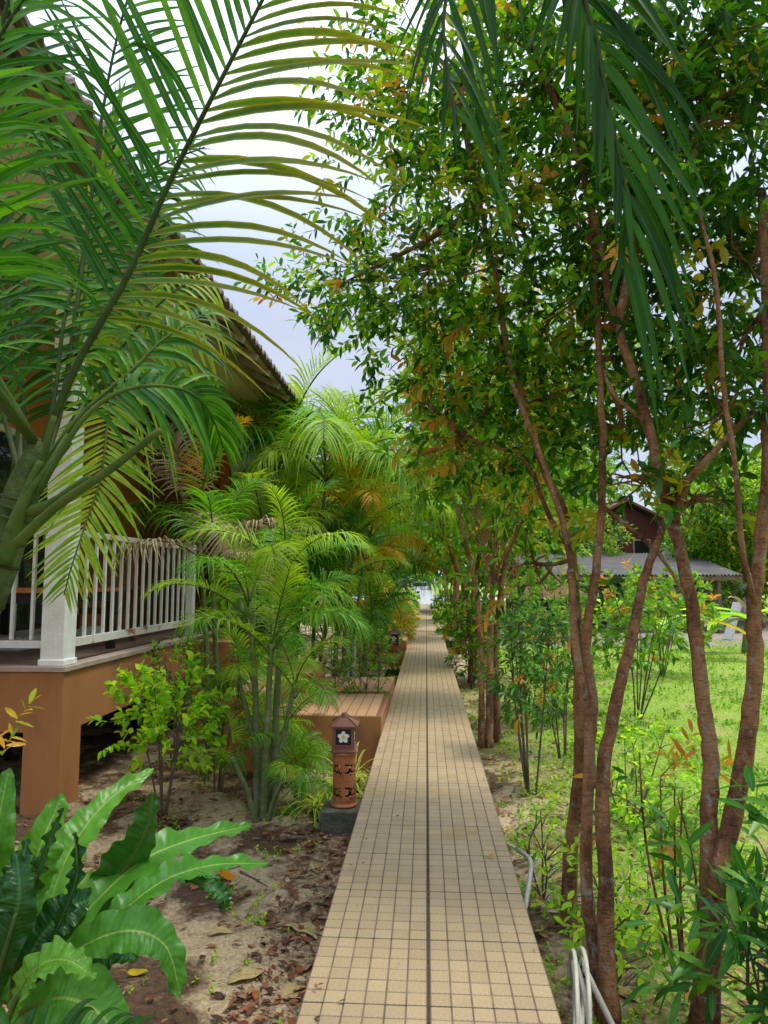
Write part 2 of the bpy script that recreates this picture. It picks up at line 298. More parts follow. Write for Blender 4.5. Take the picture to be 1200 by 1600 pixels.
M['deck'] = mat('deck_floor', (.38, .28, .22), .6, .3, .4, 60, col2=(.18, .12, .09), vscale=7, stretch=(.3, 3, 1))
M['decktrim'] = mat('deck_edge', (.44, .35, .28), .7, .25, .3, 60, col2=(.34, .26, .2), vscale=6)
M['blackwood'] = mat('black_wood', (.018, .015, .013), .5, .4, .3, 40)
M['redwood'] = mat('red_brown_wood', (.24, .085, .04), .55, .35, .4, 30, col2=(.17, .06, .03), vscale=10, stretch=(3, 1, 1))
M['orangewood'] = mat('orange_table_top', (.62, .20, .06), .45, .45, .2, 30, col2=(.52, .16, .05), vscale=6)
M['iron'] = mat('black_iron', (.015, .014, .014), .5, .5, .2, 60)
M['alu'] = mat('door_frame_metal', (.60, .56, .48), .45, .5, .1, 50)
M['terracotta'] = mat('terracotta', (.46, .17, .065), .7, .3, .5, 90, col2=(.35, .12, .045), vscale=9)
M['terracotta_dark'] = mat('dark_terracotta', (.20, .085, .055), .65, .35, .4, 90, col2=(.27, .115, .07), vscale=8)
M['concrete'] = mat('mossy_concrete', (.13, .125, .095), .9, .2, .7, 40, col2=(.06, .065, .04), vscale=9)
M['concrete_pale'] = mat('pale_concrete', (.40, .41, .40), .85, .2, .4, 30, col2=(.33, .33, .31), vscale=1.5)
M['hose'] = mat('grey_hose', (.56, .53, .43), .5, .4, .2, 40, col2=(.42, .39, .30), vscale=9)
M['black'] = mat('black_plastic', (.02, .02, .02), .5, .4)
M['petal'] = mat('white_petal', (.85, .85, .80), .6, .3)
M['petal_y'] = mat('yellow_petal', (.85, .55, .05), .6, .3)
M['panel'] = mat('dark_lamp_pane', (.018, .022, .025), .25, .5)
M['corrugated'] = mat('corrugated_sheet', (.16, .145, .13), .75, .25, .4, 30, col2=(.12, .11, .10), vscale=1.6, stain=((.36, .30, .17), 1.1, .62))
M['shadewall'] = mat('grey_block_wall', (.26, .25, .25), .85, .2, .3, 20, col2=(.19, .18, .18), vscale=2)
M['darkred'] = mat('dark_red_boards', (.14, .03, .025), .7, .3, .3, 20, col2=(.10, .025, .02), vscale=3)
M['whitewall'] = mat('whitewash', (.55, .54, .52), .8, .2)
M['carwhite'] = mat('white_car_paint', (.75, .77, .80), .25, .5)
M['glassdark'] = mat('dark_glass', (.012, .016, .016), .06, .6)
M['stick'] = mat('dry_twig', (.17, .12, .085), .85, .2, .4, 60, col2=(.10, .065, .045), vscale=10)

def glassmat():
    m = bpy.data.materials.new('door_glass'); m.use_nodes = True; N = m.node_tree.nodes; L = m.node_tree.links; b = N['Principled BSDF']
    b.inputs['Base Color'].default_value = (.02, .025, .022, 1); b.inputs['Roughness'].default_value = .04; b.inputs['Specular IOR Level'].default_value = .8
    return m
M['glass'] = glassmat()
def groundmat():
    m = bpy.data.materials.new('ground'); m.use_nodes = True; N = m.node_tree.nodes; L = m.node_tree.links; b = N['Principled BSDF']; b.inputs['Roughness'].default_value = .95; b.inputs['Specular IOR Level'].default_value = .15
    t = N.new('ShaderNodeTexCoord'); s = N.new('ShaderNodeSeparateXYZ'); L.new(t.outputs['Object'], s.inputs[0])
    def noise(sc, det=7, rough=.6):
        n = N.new('ShaderNodeTexNoise'); n.inputs['Scale'].default_value = sc; n.inputs['Detail'].default_value = det; n.inputs['Roughness'].default_value = rough; L.new(t.outputs['Object'], n.inputs[0]); return n.outputs[0]
    def ramp(src, p0, p1, c0=(0, 0, 0), c1=(1, 1, 1)):
        r = N.new('ShaderNodeValToRGB'); r.color_ramp.elements[0].position = p0; r.color_ramp.elements[1].position = p1
        r.color_ramp.elements[0].color = (*c0, 1); r.color_ramp.elements[1].color = (*c1, 1); L.new(src, r.inputs[0]); return r.outputs[0]
    def mix(f, a, b_):
        x = N.new('ShaderNodeMixRGB'); L.new(f, x.inputs[0]); L.new(a, x.inputs[1]); L.new(b_, x.inputs[2]); return x.outputs[0]
    def math_(op, a, b_):
        x = N.new('ShaderNodeMath'); x.operation = op
        for i, v in enumerate((a, b_)):
            if isinstance(v, (int, float)): x.inputs[i].default_value = v
            else: L.new(v, x.inputs[i])
        return x.outputs[0]
    sand = ramp(noise(60), .35, .7, (.34, .24, .13), (.62, .49, .30)); mud = ramp(noise(35), .3, .7, (.05, .03, .018), (.15, .09, .05))
    soil = mix(ramp(noise(1.9, 8, .7), .45, .56), mud, sand)
    grass = ramp(noise(45), .35, .65, (.10, .20, .018), (.32, .42, .06)); dry = ramp(noise(30), .3, .7, (.25, .20, .07), (.48, .40, .17))
    lawn = mix(ramp(noise(1.6, 9, .72), .50, .66), grass, dry)
    # lawn east of the tree row, bare soil elsewhere, swept earth round the sheds
    xx = math_('ADD', s.outputs[0], math_('MULTIPLY', math_('SUBTRACT', noise(1.1, 6), .5), 1.6))
    f1 = ramp(math_('MULTIPLY', math_('SUBTRACT', xx, .55), 1.1), 0, 1)
    base = mix(f1, soil, lawn)
    yard = ramp(noise(8), .3, .7, (.20, .16, .12), (.33, .28, .21))
    yy = math_('ADD', s.outputs[1], math_('MULTIPLY', math_('SUBTRACT', noise(.6, 6), .5), 3))
    f2 = math_('MULTIPLY', ramp(math_('SUBTRACT', yy, 19.2), 0, 1), f1)
    f3 = math_('SUBTRACT', 1.0, ramp(math_('MULTIPLY', math_('SUBTRACT', yy, 34), .5), 0, 1))
    out = mix(math_('MULTIPLY', f2, f3), base, yard)
    L.new(out, b.inputs['Base Color'])
    bp = N.new('ShaderNodeBump'); bp.inputs['Strength'].default_value = .8; bp.inputs['Distance'].default_value = .03; L.new(noise(40, 10, .7), bp.inputs['Height']); L.new(bp.outputs[0], b.inputs['Normal'])
    return m
M['ground'] = groundmat()

# ------------------------------------------------------------------ ground
def gh(x, y):
    """ground height: gentle bumps near, nothing far away"""
    x = np.asarray(x, float); y = np.asarray(y, float)
    h = .018*np.sin(x*5.1+1)*np.cos(y*3.7)+.012*np.sin(x*11+y*7)+.01*np.cos(x*17-y*13)
    f = np.clip((14-np.abs(y-4))/6, 0, 1)*np.clip((np.abs(x)-.40)/.3, 0, 1)
    return GZ + h*f
def ground():
    xs = np.concatenate([[-900, -200, -60, -20, -10], np.linspace(-7, 7, 200), [10, 20, 60, 200, 900]])
    ys = np.concatenate([[-300, -60, -10, -2], np.linspace(0, 16, 200), [18, 22, 30, 50, 120, 400, 1500]])
    X, Y = np.meshgrid(xs, ys); Z = gh(X, Y); nx = len(xs); ny = len(ys)
    i, j = np.meshgrid(np.arange(nx-1), np.arange(ny-1)); a_ = (j*nx+i).ravel()
    g = Geo().add(np.stack([X, Y, Z], -1).reshape(-1, 3), np.stack([a_, a_+1, a_+1+nx, a_+nx], -1))
    tag(g.build('ground', M['ground'], smooth=True), kind='structure')
ground()

# ------------------------------------------------------------------ the tiled path
PX, PY = .0695, .0725
def tile_mesh(name, w, h, m, t=.006, ch=.0016):
    g = Geo(); a_, b_ = w/2, h/2
    V = [(-a_,-b_,-t),(a_,-b_,-t),(a_,b_,-t),(-a_,b_,-t),(-a_,-b_,-ch),(a_,-b_,-ch),(a_,b_,-ch),(-a_,b_,-ch),(-a_+ch,-b_+ch,0),(a_-ch,-b_+ch,0),(a_-ch,b_-ch,0),(-a_+ch,b_-ch,0)]
    Q = [(0,1,5,4),(1,2,6,5),(2,3,7,6),(3,0,4,7),(4,5,9,8),(5,6,10,9),(6,7,11,10),(7,4,8,11),(8,9,10,11)]
    g.add(V, Q); return g, g.mesh(name, m)
def tile_field(name, V0, Q0, locs, m, parent, label=None):
    n = len(locs); V0 = np.concatenate(V0); Q0 = np.concatenate(Q0)
    V = (V0[None]+np.asarray(locs)[:, None]).reshape(-1, 3); Q = (Q0[None]+(np.arange(n)*len(V0))[:, None, None]).reshape(-1, 4)
    return Geo().add(V, Q).build(name, m, parent, kind='stuff', label=label)
def path():
    W = 6*PX+.006
    g = Geo(); g.box((-W, .3, GZ-.05), (W, 42.4, -.0028)); p = g.build('path', [M['grout']]); tag(p, kind='structure')
    tg, tm = tile_mesh('tile', PX-.0055, PY-.0050, M['tile']); locs = []
    for r in range(int(42/PY)-4):
        y = .32+PY*(r+.5)+(r//6)*.0022
        for c in range(12):
            x = (c-5.5)*PX+(.0055 if c > 5 else -.0055)
            locs.append((x, y, RND.uniform(-.0006, .0006)))
    jn = Geo(); jn.box((-.0052, .3, -.006), (.0052, 42.3, -.0016))
    for k in range(95):
        yj = .32+PY*6*(k+1)+.0022*(k+.5)
        if yj < 42: jn.box((-W+.002, yj-.0028, -.006), (-.0056, yj+.0028, -.0014)); jn.box((.0056, yj-.0028, -.006), (W-.002, yj+.0028, -.0014))
    jn.build('joints', M['joint'], p, kind='stuff')
    locs.sort(key=lambda q: q[1])
    near = [q for q in locs if q[1] > 2.2][:300]; ns = set(near); rest = [q for q in locs if q not in ns]
    for q in near:
        o = bpy.data.objects.new('tile', tm); o.location = q; o.rotation_euler.z = RND.uniform(-.004, .004); link(o); o.parent = p
    tile_field('tile_field', tg.V, tg.Q, rest, M['tile'], p)
    r = Geo().add([(-W,42.42,GZ-.05),(W,42.42,GZ-.05),(W,42.42,.02),(-W,42.42,.02),(-W,46,GZ-.05),(W,46,GZ-.05),(W,46,.82),(-W,46,.82),(-W,52,GZ-.05),(W,52,GZ-.05),(W,52,.82),(-W,52,.82)],
        [(0,1,2,3),(3,2,6,7),(7,6,10,11),(0,3,7,4),(1,5,6,2),(4,7,11,8),(5,9,10,6),(8,11,10,9)])
    tag(r.build('ramp', M['concrete_pale']), kind='structure')
path()

# ------------------------------------------------------------------ bungalow on stilts with its porch
XF, YF, DZ = -2.80, 5.43, .74
XW, YB = -4.4, 10.8
def slat_boards(parent, name, x0, x1, y0, y1, z, m, pitch=.14):
    me = Geo().box((-(x1-x0)/2, -pitch/2+.004, 0), ((x1-x0)/2, pitch/2-.004, .02)).mesh(name, m)
    y = y0+pitch/2
    while y < y1:
        o = link(bpy.data.objects.new(name, me)); o.location = ((x0+x1)/2, y, z+RND.uniform(-.002, .002)); adopt(o, parent); y += pitch
def house():
    h = thing('bungalow', (-4.5, 8, GZ), 'orange bungalow raised on stilts, with a shaded porch behind the white railing', 'house')
    m = M['render_orange']
    V = [(x, y, z) for z in (DZ-.5, DZ-.045) for x, y in ((-8, YF), (XF, YF), (XF, YB+.3), (XF-.24, YB+.3), (XF-.24, YF+.24), (-8, YF+.24))]
    g = Geo(); g.add(V, [(i, (i+1) % 6, 6+(i+1) % 6, 6+i) for i in range(6)]+[(6, 7, 10, 11), (7, 8, 9, 10), (5, 4, 1, 0), (4, 3, 2, 1)]); g.build('beam', m, h)
    for x, y in ((XF-.3, YF), (XF-.3, 8.75), (XF-.3, 10.75), (-5.9, YF), (-5.9, 8.75)):
        g = Geo(); g.box((x, y, GZ-.1), (x+.3, y+.31, DZ-.5)); g.build('pillar', m, h)
    g = Geo(); g.box((-8, YF+.245, DZ-.2), (XF-.245, YB+.3, DZ-.05)); g.build('floor_slab', M['concrete'], h)
    g = Geo(); g.box((-8, YF-.02, DZ-.04), (XF+.02, YF+.13, DZ)); g.box((XF-.13, YF+.134, DZ-.04), (XF+.02, YB+.3, DZ)); g.build('deck_edge', M['decktrim'], h, bevel=.004)
    slat_boards(h, 'deck_board', XW+.01, XF-.135, YF+.14, YB, DZ-.022, M['deck'], .14)
    # plinth wall closing the crawl space far under the floor
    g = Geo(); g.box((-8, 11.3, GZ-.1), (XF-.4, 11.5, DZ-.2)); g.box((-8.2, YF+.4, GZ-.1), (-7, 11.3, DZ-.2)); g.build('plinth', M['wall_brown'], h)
    # side wall with the sliding door
    w = Geo(); D0, D1, DT = 6.15, 8.62, 3.02
    w.box((XW-.15, YF-2.2, DZ-.04), (XW, D0, 4.02)); w.box((XW-.15, D1, DZ-.04), (XW, YB, 4.02)); w.box((XW-.15, D0+.002, DT), (XW-.002, D1-.002, 4.02)); w.build('side_wall', M['wall_orange'], h)
    g = Geo(); g.box((XW, YB-.12, DZ), (XF-.36, YB, 4.02)); g.build('end_wall', M['wall_brown'], h)
    g = Geo(); g.box((XF-.36, YB-.14, DZ), (XF-.22, YB+.05, 4.0)); g.build('pilaster', M['wall_orange'], h, bevel=.004)
    d = Geo(); t = .07
    for a_, b_ in (((D0, DZ), (D0+t, DT)), ((D1-t, DZ), (D1, DT)), ((D0+t, DT-t), (D1-t, DT)), ((D0+t, DZ), (D1-t, DZ+.05)), ((7.35, DZ+.05), (7.43, DT-t))):
        d.box((XW-.06, a_[0], a_[1]), (XW+.02, b_[0], b_[1]))
    dr = d.build('sliding_door', M['alu'], h, bevel=.003)
    for y0, y1 in ((D0+t, 7.35), (7.43, D1-t)):
        Geo().box((XW-.03, y0-.004, DZ+.055), (XW-.02, y1+.004, DT-t-.002)).build('pane', M['glass'], dr)
    g = Geo(); g.box((XW+.02, 6.6, DZ), (XW+.55, 8.3, DZ+.13)); g.build('door_step', M['white'], h, bevel=.01)
    # porch columns
    for x, y, mm in ((XF-.215, YF+.03, 'white'), (XF-.2, 10.72, 'white')):
        g = Geo(); g.box((x, y, DZ+.002), (x+.19, y+.19, 4.0)); g.box((x-.012, y-.012, DZ+.001), (x+.202, y+.202, DZ+.05)); g.build('column', M[mm], h, bevel=.006)
    g = Geo(); g.box((XF-.2, 11.0, DZ-.045), (XF-.02, 13.5, 4.0)); g.box((-7, 13.4, GZ), (XF-.2, 13.5, 4)); g.build('rear_wall', M['beige'], h)
    # ceiling, boarded inner strip, fascia and roof sheets
    g = Geo(); g.box((-8, 2.7, 4.04), (-2.37, 13.6, 4.07)); g.build('soffit', M['beige'], h)
    me = Geo().box((-.07, -5.4, 0), (.063, 5.4, .018)).mesh('ceiling_board', M['wood_pink'])
    for i in range(5):
        o = link(bpy.data.objects.new('ceiling_board', me)); o.location = (XW+.25+i*.14, 8.1, 4.02); adopt(o, h)
    g = Geo(); g.box((-2.37, 2.7, 4.0), (-2.335, 13.7, 4.26)); g.box((-2.334, 2.7, 4.20), (-2.29, 13.7, 4.27)); g.build('fascia', M['fascia'], h, bevel=.003)
    # corrugated roof: sheets run down the slope (x), ribs along it; built as a grid, thick
    n = int((13.8-2.6)/.035); ys = np.linspace(2.6, 13.8, n); sl = math.tan(math.radians(27)); V = []
    for k, (x, z) in enumerate(((-1.88, 4.05), (-4.2, 4.05+2.32*sl), (-6.6, 4.05+4.72*sl))):
        for dz in (0, .03):
            for i, y in enumerate(ys): V.append((x+(.03*math.sin(i*2.1) if k == 0 else 0)*.3, y, z+dz+.028*math.cos(y*2*math.pi/.175)))
    Q = []
    idx = lambda k, s_, i: (k*2+s_)*n+i
    for k in range(2):
        for i in range(n-1):
            Q.append((idx(k,1,i), idx(k,1,i+1), idx(k+1,1,i+1), idx(k+1,1,i))); Q.append((idx(k,0,i), idx(k+1,0,i), idx(k+1,0,i+1), idx(k,0,i+1)))
    for i in range(n-1): Q.append((idx(0,0,i), idx(0,0,i+1), idx(0,1,i+1), idx(0,1,i)))
    for k in range(2):
        Q.append((idx(k,0,0), idx(k,1,0), idx(k+1,1,0), idx(k+1,0,0))); Q.append((idx(k,0,n-1), idx(k+1,0,n-1), idx(k+1,1,n-1), idx(k,1,n-1)))
    r = Geo().add(V, Q).build('roof', M['rooftile'], h, smooth=False)
    bt = Geo()
    for x in (-2.0, -2.2): bt.box((x-.02, 2.7, 4.02+(-1.88-x)*sl-.045), (x+.02, 13.7, 4.02+(-1.88-x)*sl-.005))
    bt.build('batten', M['fascia'], r)
    me = Geo().beam((-1.95, 0, 3.985), (-2.36, 0, 4.195), .05, .07).mesh('rafter', M['fascia']); y = 3.0
    while y < 13.6:
        o = link(bpy.data.objects.new('rafter', me)); o.location.y = y; adopt(o, r); y += .62
    return h
house()

def railing():
    r = thing('porch_railing', (XF-.1, YF+.1, DZ), 'white metal porch railing with rust streaks along its lower rail', 'railing')
    zt, zb, x = 1.80, .90, XF-.10
    g = Geo(); g.beam((x, YF+.222, zt), (x, 8.6, zt), .045, .05); g.build('top_rail', M['white_rust'], r, bevel=.003)
    g = Geo(); g.beam((x, YF+.222, zb), (x, 8.6, zb), .04, .07); g.build('bottom_rail', M['white_rust'], r, bevel=.003, label='lower rail with brown rust patches')
    g = Geo(); g.beam((XF-.217, YF+.12, zt), (-7, YF+.12, zt), .045, .05); g.build('top_rail', M['white'], r, bevel=.003)
    g = Geo(); g.beam((XF-.217, YF+.12, zb), (-7, YF+.12, zb), .04, .06); g.build('bottom_rail', M['white'], r, bevel=.003)
    g = Geo(); g.box((x-.045, 8.602, DZ+.002), (x+.045, 8.70, zt+.045)); g.build('end_post', M['white'], r, bevel=.004)
    me = Geo().beam((0, 0, zb+.036), (0, 0, zt-.026), .022, .03).mesh('baluster', M['white'])
    y = YF+.33; 
    while y < 8.56:
        o = link(bpy.data.objects.new('baluster', me)); o.location = (x, y, 0); adopt(o, r); y += .175
    xx = XF-.34
    while xx > -5:
        o = link(bpy.data.objects.new('baluster', me)); o.location = (xx, YF+.12, 0); adopt(o, r); xx -= .165
railing()

def table():
    t = thing('porch_table', (-3.7, 6.3, DZ), 'low table with an orange top and black legs on the porch', 'table')
    x0, x1, y0, y1, z = -4.25, -3.05, 5.8, 7.0, DZ+.56
    Geo().box((x0, y0, z), (x1, y1, z+.035)).build('table_top', M['orangewood'], t, bevel=.006)
    g = Geo(); g.box((x0+.05, y0+.05, z-.09), (x1-.05, y0+.08, z-.002)); g.box((x0+.05, y1-.08, z-.09), (x1-.05, y1-.05, z-.002)); g.box((x1-.08, y0+.082, z-.09), (x1-.05, y1-.082, z-.002)); g.build('apron', M['blackwood'], t)
    for x in (x0+.02, x1-.1):
        for y in (y0+.02, y1-.1): Geo().box((x, y, DZ), (x+.07, y+.07, z-.003)).build('leg', M['blackwood'], t, bevel=.004)
table()
def deckchair():
    t = thing('wooden_armchair', (-3.55, 7.5, DZ), 'reddish wooden armchair with a slatted reclining back on the porch', 'chair')
    m = M['redwood']
    for x in (-3.9, -3.25):
        for y, zt in ((7.15, .42), (7.8, .42)):
            Geo().box((x-.03, y-.03, DZ), (x+.03, y+.03, DZ+zt+.15)).build('leg', m, t, bevel=.003)
        Geo().box((x-.045, 7.05, DZ+.57), (x+.045, 7.85, DZ+.6)).build('armrest', m, t, bevel=.004)
    for i in range(6):
        y = 7.2+i*.1; Geo().box((-3.868, y, DZ+.36-i*.012), (-3.282, y+.08, DZ+.385-i*.012)).build('seat_slat', m, t, bevel=.003)
    for i in range(6):
        x = -3.85+i*.1; Geo().beam((x, 7.72, DZ+.34), (x, 8.15, DZ+1.12), .075, .022).build('back_slat', m, t, bevel=.003)
    for z, y in ((.55, 7.85), (.95, 8.08)): Geo().beam((-3.9, y, DZ+z), (-3.25, y, DZ+z), .03, .05).build('back_rail', m, t)
deckchair()
def wall_lamp(y, z, label):
    t = thing('wall_lamp', (XW, y, z), label, 'lamp', 'black wall lamps on the porch')
    Geo().tube([(XW+.002, y, z+.05), (XW+.03, y, z+.05)], .045, 16).build('wall_plate', M['iron'], t)
    a_ = [(XW+.03+.16*(1-math.cos(q)), y, z+.05+.17*math.sin(q)) for q in np.linspace(0, 2.6, 14)]
    Geo().tube(a_, .012, 8).build('arm', M['iron'], t, smooth=True)
    e_ = a_[-1]
    g = Geo(); g.lathe([(.012, .03), (.03, .0), (.11, -.07), (.115, -.08), (.10, -.075), (.02, -.01)], (e_[0], y, e_[2]), 20); g.build('shade', M['iron'], t, smooth=True)
    g = Geo(); g.lathe([(.001, -.05), (.03, -.07), (.038, -.11), (.02, -.145), (.001, -.15)], (e_[0], y, e_[2]), 14); g.build('bulb', M['cream'], t, smooth=True)
wall_lamp(7.95, 3.52, 'black hooked wall lamp above the sliding door')
wall_lamp(9.9, 3.35, 'black wall lamp beyond the door near the porch end wall')

# ------------------------------------------------------------------ tiled entry steps
M['stepgrout'] = mat('step_grout', (.17, .085, .045), .9, .2)
def steps(y0, y1, label, treads, xr=-.424):
    s = thing('tiled_steps', (-1, y0, GZ), label, 'steps', 'tiled entry steps beside the path')
    tp = .1; tg, tm = tile_mesh('tile', tp-.009, tp-.007, M['tile_brown']); extra = []
    for k, (xa, xb, z) in enumerate(treads):
        Geo().box((xa, y0, GZ-.05), (xb-(.002 if k else 0), y1, z-.005)).build('plinth', M['render_orange'], s, bevel=.004)
        Geo().box((xa+.004, y0+.004, z-.0048), (xb-.006, y1-.004, z-.0032)).build('grout_bed', M['stepgrout'], s)
        nx = int((xb-xa)/tp); ny = int((y1-y0)/tp); ox = ((xb-xa)-nx*tp)/2; oy = ((y1-y0)-ny*tp)/2
        for i in range(nx):
            for j in range(ny):
                o = link(bpy.data.objects.new('tile', tm)); o.location = (xa+ox+(i+.5)*tp, y0+oy+(j+.5)*tp, z); adopt(o, s)
steps(6.76, 8.06, 'nearer tiled brown step beside the path, behind the lantern', [(-1.52, -.424, .15), (-1.95, -1.522, .34)])
steps(8.26, 9.46, 'farther tiled brown step beside the path, with slim shrubs before it', [(-1.33, -.424, .15), (-1.75, -1.332, .34), (-2.2, -1.752, .53), (-2.775, -2.202, .70)])
steps(15.2, 16.4, 'small distant brown step beyond the second lantern', [(-1.33, -.424, .15), (-1.75, -1.332, .34)])

# ------------------------------------------------------------------ terracotta garden lanterns
M['inside_shadow'] = mat('shadow_dark_clay', (.03, .015, .01), .95, .1)  # near-black inner wall: the hollow's shade is put into the clay colour
def lantern(x, y, z, s, label, zr=0):
    t = thing('garden_lantern', (x, y, z), label, 'lantern', 'terracotta lanterns by the path')
    R_, H = .083, .345
    # pierced body: a fine wall with scroll openings cut out, then given thickness
    nu, nv = 220, 150; cell = np.ones((nv, nu), bool)
    def curl(cu, cv, r, a0, a1, w, flip=1):
        for q in np.linspace(a0, a1, 120):
            f = (q-a0)/(a1-a0); rr = r*(1-.35*f); ww = w*math.sin(math.pi*min(max(f, .02), .98))**.7+.0012
            U_, V_ = cu+flip*rr*math.cos(q), cv+rr*math.sin(q)
            us = np.arange(nu)*2*math.pi*R_/nu; vs = np.arange(nv)*H/nv
            du = (us-U_+math.pi*R_) % (2*math.pi*R_)-math.pi*R_
            cell[((vs[:, None]-V_)**2+du[None, :]**2) < ww**2] = False
    us = np.arange(nu)*2*math.pi*R_/nu; vs = np.arange(nv)*H/nv; P = 2*math.pi*R_/4
    def d2(cu, cv, fx=1): du = (us-cu+math.pi*R_) % (2*math.pi*R_)-math.pi*R_; return (vs[:, None]-cv)**2+(fx*du[None, :])**2
    def crescent(cu, cv, r, ox, oy, r2): cell[(d2(cu, cv) < r*r) & (d2(cu+ox, cv+oy) > r2*r2)] = False
    for band in (.085, .247):
        for q in range(4):
            c = (q+.5)*P-.012
            crescent(c-.020, band+.004, .034, -.016, .003, .0255); crescent(c+.024, band-.010, .020, -.002, .010, .0145)
            crescent(c+.020, band+.030, .015, -.001, .008, .0105); crescent(c-.030, band+.034, .011, .004, .005, .0075)
            crescent(c+.054, band+.020, .016, .008, .002, .011); crescent(c+.056, band-.020, .013, .006, .006, .009)
            cell[(np.abs(vs[:, None]-(band-.040)) < .009) & (np.abs((us-c-.004+math.pi*R_) % (2*math.pi*R_)-math.pi*R_)[None, :] < (band-.031-vs[:, None])*.55)] = False
            cell[d2(c+.054, band-.042) < .005**2] = False
    for v in (0, 1, 2, 3, 73, 74, 75, 76, 146, 147, 148, 149): cell[v] = True
    V = [((r)*math.cos(2*math.pi*i/nu), (r)*math.sin(2*math.pi*i/nu), .02+H*j/nv) for r in (R_, R_-.010) for j in range(nv+1) for i in range(nu)]
    I = lambda s_, j, i: s_*(nv+1)*nu+j*nu+i % nu
    Q = []
    for j in range(nv):
        for i in range(nu):
            if not cell[j, i]: continue
            Q.append((I(0,j,i), I(0,j,i+1), I(0,j+1,i+1), I(0,j+1,i))); Q.append((I(1,j,i), I(1,j+1,i), I(1,j+1,i+1), I(1,j,i+1)))
            if not cell[j, (i+1) % nu]: Q.append((I(0,j,i+1), I(1,j,i+1), I(1,j+1,i+1), I(0,j+1,i+1)))
            if not cell[j, i-1]: Q.append((I(0,j,i), I(0,j+1,i), I(1,j+1,i), I(1,j,i)))
            if j+1 < nv and not cell[j+1, i]: Q.append((I(0,j+1,i), I(0,j+1,i+1), I(1,j+1,i+1), I(1,j+1,i)))
            if j and not cell[j-1, i]: Q.append((I(0,j,i), I(1,j,i), I(1,j,i+1), I(0,j,i+1)))
    pieces = []
    def put(g, name, m, smooth=False, bevel=0, parent=t, label=None):
        g.V = [v*s+np.array([x, y, z]) for v in g.V]; return g.build(name, m, parent, smooth, bevel, label)
    gb = Geo().add(V, Q); gb.mq = [np.array([1 if all(v >= (nv+1)*nu for v in q) else 0 for q in Q])]; put(gb, 'pierced_body', [M['terracotta'], M['inside_shadow']], True)
    put(Geo().lathe([(.0, .004), (.095, .004), (.098, .012), (.095, .020), (.086, .024), (.084, .03)], n=40), 'base_ring', M['terracotta'], True)
    put(Geo().lathe([(.083, .36), (.092, .365), (.094, .375), (.088, .382), (.0, .384)], n=40), 'top_ring', M['terracotta'], True)
    g = Geo(); g.lathe([(.0, .385), (.088, .385), (.090, .40), (.080, .405), (.082, .42), (.072, .425), (.0, .426)], n=4, sq=True); put(g, 'lamp_base', M['terracotta_dark'])
    hw, z0, z1 = .068, .426, .565
    g = Geo()
    for sx in (-1, 1):
        for sy in (-1, 1): g.box((sx*hw-.011, sy*hw-.011, z0), (sx*hw+.011, sy*hw+.011, z1))
    for z_ in (z0, z1-.014):
        for sgn in (-1, 1):
            g.box((-hw+.011, sgn*hw-.009, z_+.001), (hw-.011, sgn*hw+.009, z_+.014)); g.box((sgn*hw-.009, -hw+.011, z_+.001), (sgn*hw+.009, hw-.011, z_+.014))
    fr = put(g, 'lamp_housing', M['terracotta_dark'])
    for k in range(4):
        c, s_ = math.cos(k*math.pi/2), math.sin(k*math.pi/2); rot = np.array([[c, -s_, 0], [s_, c, 0], [0, 0, 1]])
        g = Geo(); g.box((-hw+.011, -hw-.002, z0+.015), (hw-.011, -hw+.002, z1-.015)); g.V = [v@rot.T for v in g.V]; pane = put(g, 'lamp_pane', M['panel'], parent=fr)
        g = Geo()
        for j in range(5):
            aa = j*2*math.pi/5+math.pi/2; cx, cz = .023*math.cos(aa), .4945+.023*math.sin(aa); n = 14
            V2 = [(cx, -hw-.0046, cz)]+[(cx+.021*math.cos(b_)*math.cos(aa)-.0155*math.sin(b_)*math.sin(aa), -hw-.0042, cz+.021*math.cos(b_)*math.sin(aa)+.0155*math.sin(b_)*math.cos(aa)) for b_ in np.linspace(0, 2*math.pi, n, endpoint=False)]
            g.add(V2, T=[(0, 1+i, 1+(i+1) % n) for i in range(n)], mi=0)
            V3 = [(0, -hw-.0058, .4945)]+[(.016*math.cos(aa+b_)*f, -hw-.0054, .4945+.016*math.sin(aa+b_)*f) for b_, f in ((-.5, .6), (-.2, 1), (0, 1.25), (.2, 1), (.5, .6))]
            g.add(V3, T=[(0, i, i+1) for i in range(1, 5)], mi=1)
        g.V = [v@rot.T for v in g.V]; put(g, 'lamp_flower', [M['petal'], M['petal_y']], parent=fr)
    rf = Geo(); rf.lathe([(.0, .566), (.100, .566), (.102, .576), (.085, .588), (.045, .615), (.026, .628), (.0, .63)], n=4, sq=True)
    roof = put(rf, 'lamp_roof', M['terracotta_dark'])
    for k in range(4):
        a_ = math.pi/4+k*math.pi/2; c = np.array([math.cos(a_), math.sin(a_), 0])
        put(Geo().tube([c*.143+[0, 0, .578], c*.12+[0, 0, .592], c*.066+[0, 0, .616], c*.035+[0, 0, .632]], .006, 6), 'roof_hip', M['terracotta_dark'], True, parent=roof)
    put(Geo().lathe([(.030, .626), (.032, .634), (.022, .638), (.026, .648), (.014, .658), (.0, .66)], n=20), 'finial', M['terracotta_dark'], True, parent=roof)
    return t
def block(x, y, w, l, label):
    g = Geo(); g.box((x-w/2, y-l/2, GZ-.05), (x+w/2, y+l/2, -.2)); g.box((x-w/2+.004, y-l/2+.004, GZ-.05), (x+w/2-.004, y+l/2-.004, -.201))
    tag(g.build('concrete_block', M['concrete'], bevel=.008), label, 'block', 'blocks under the lanterns')
block(-.60, 5.25, .30, .30, 'dark mossy block under the nearer flower lantern'); lantern(-.597, 5.25, -.2, .99, 'near terracotta lantern with scroll cutouts and a white flower on its lamp box')
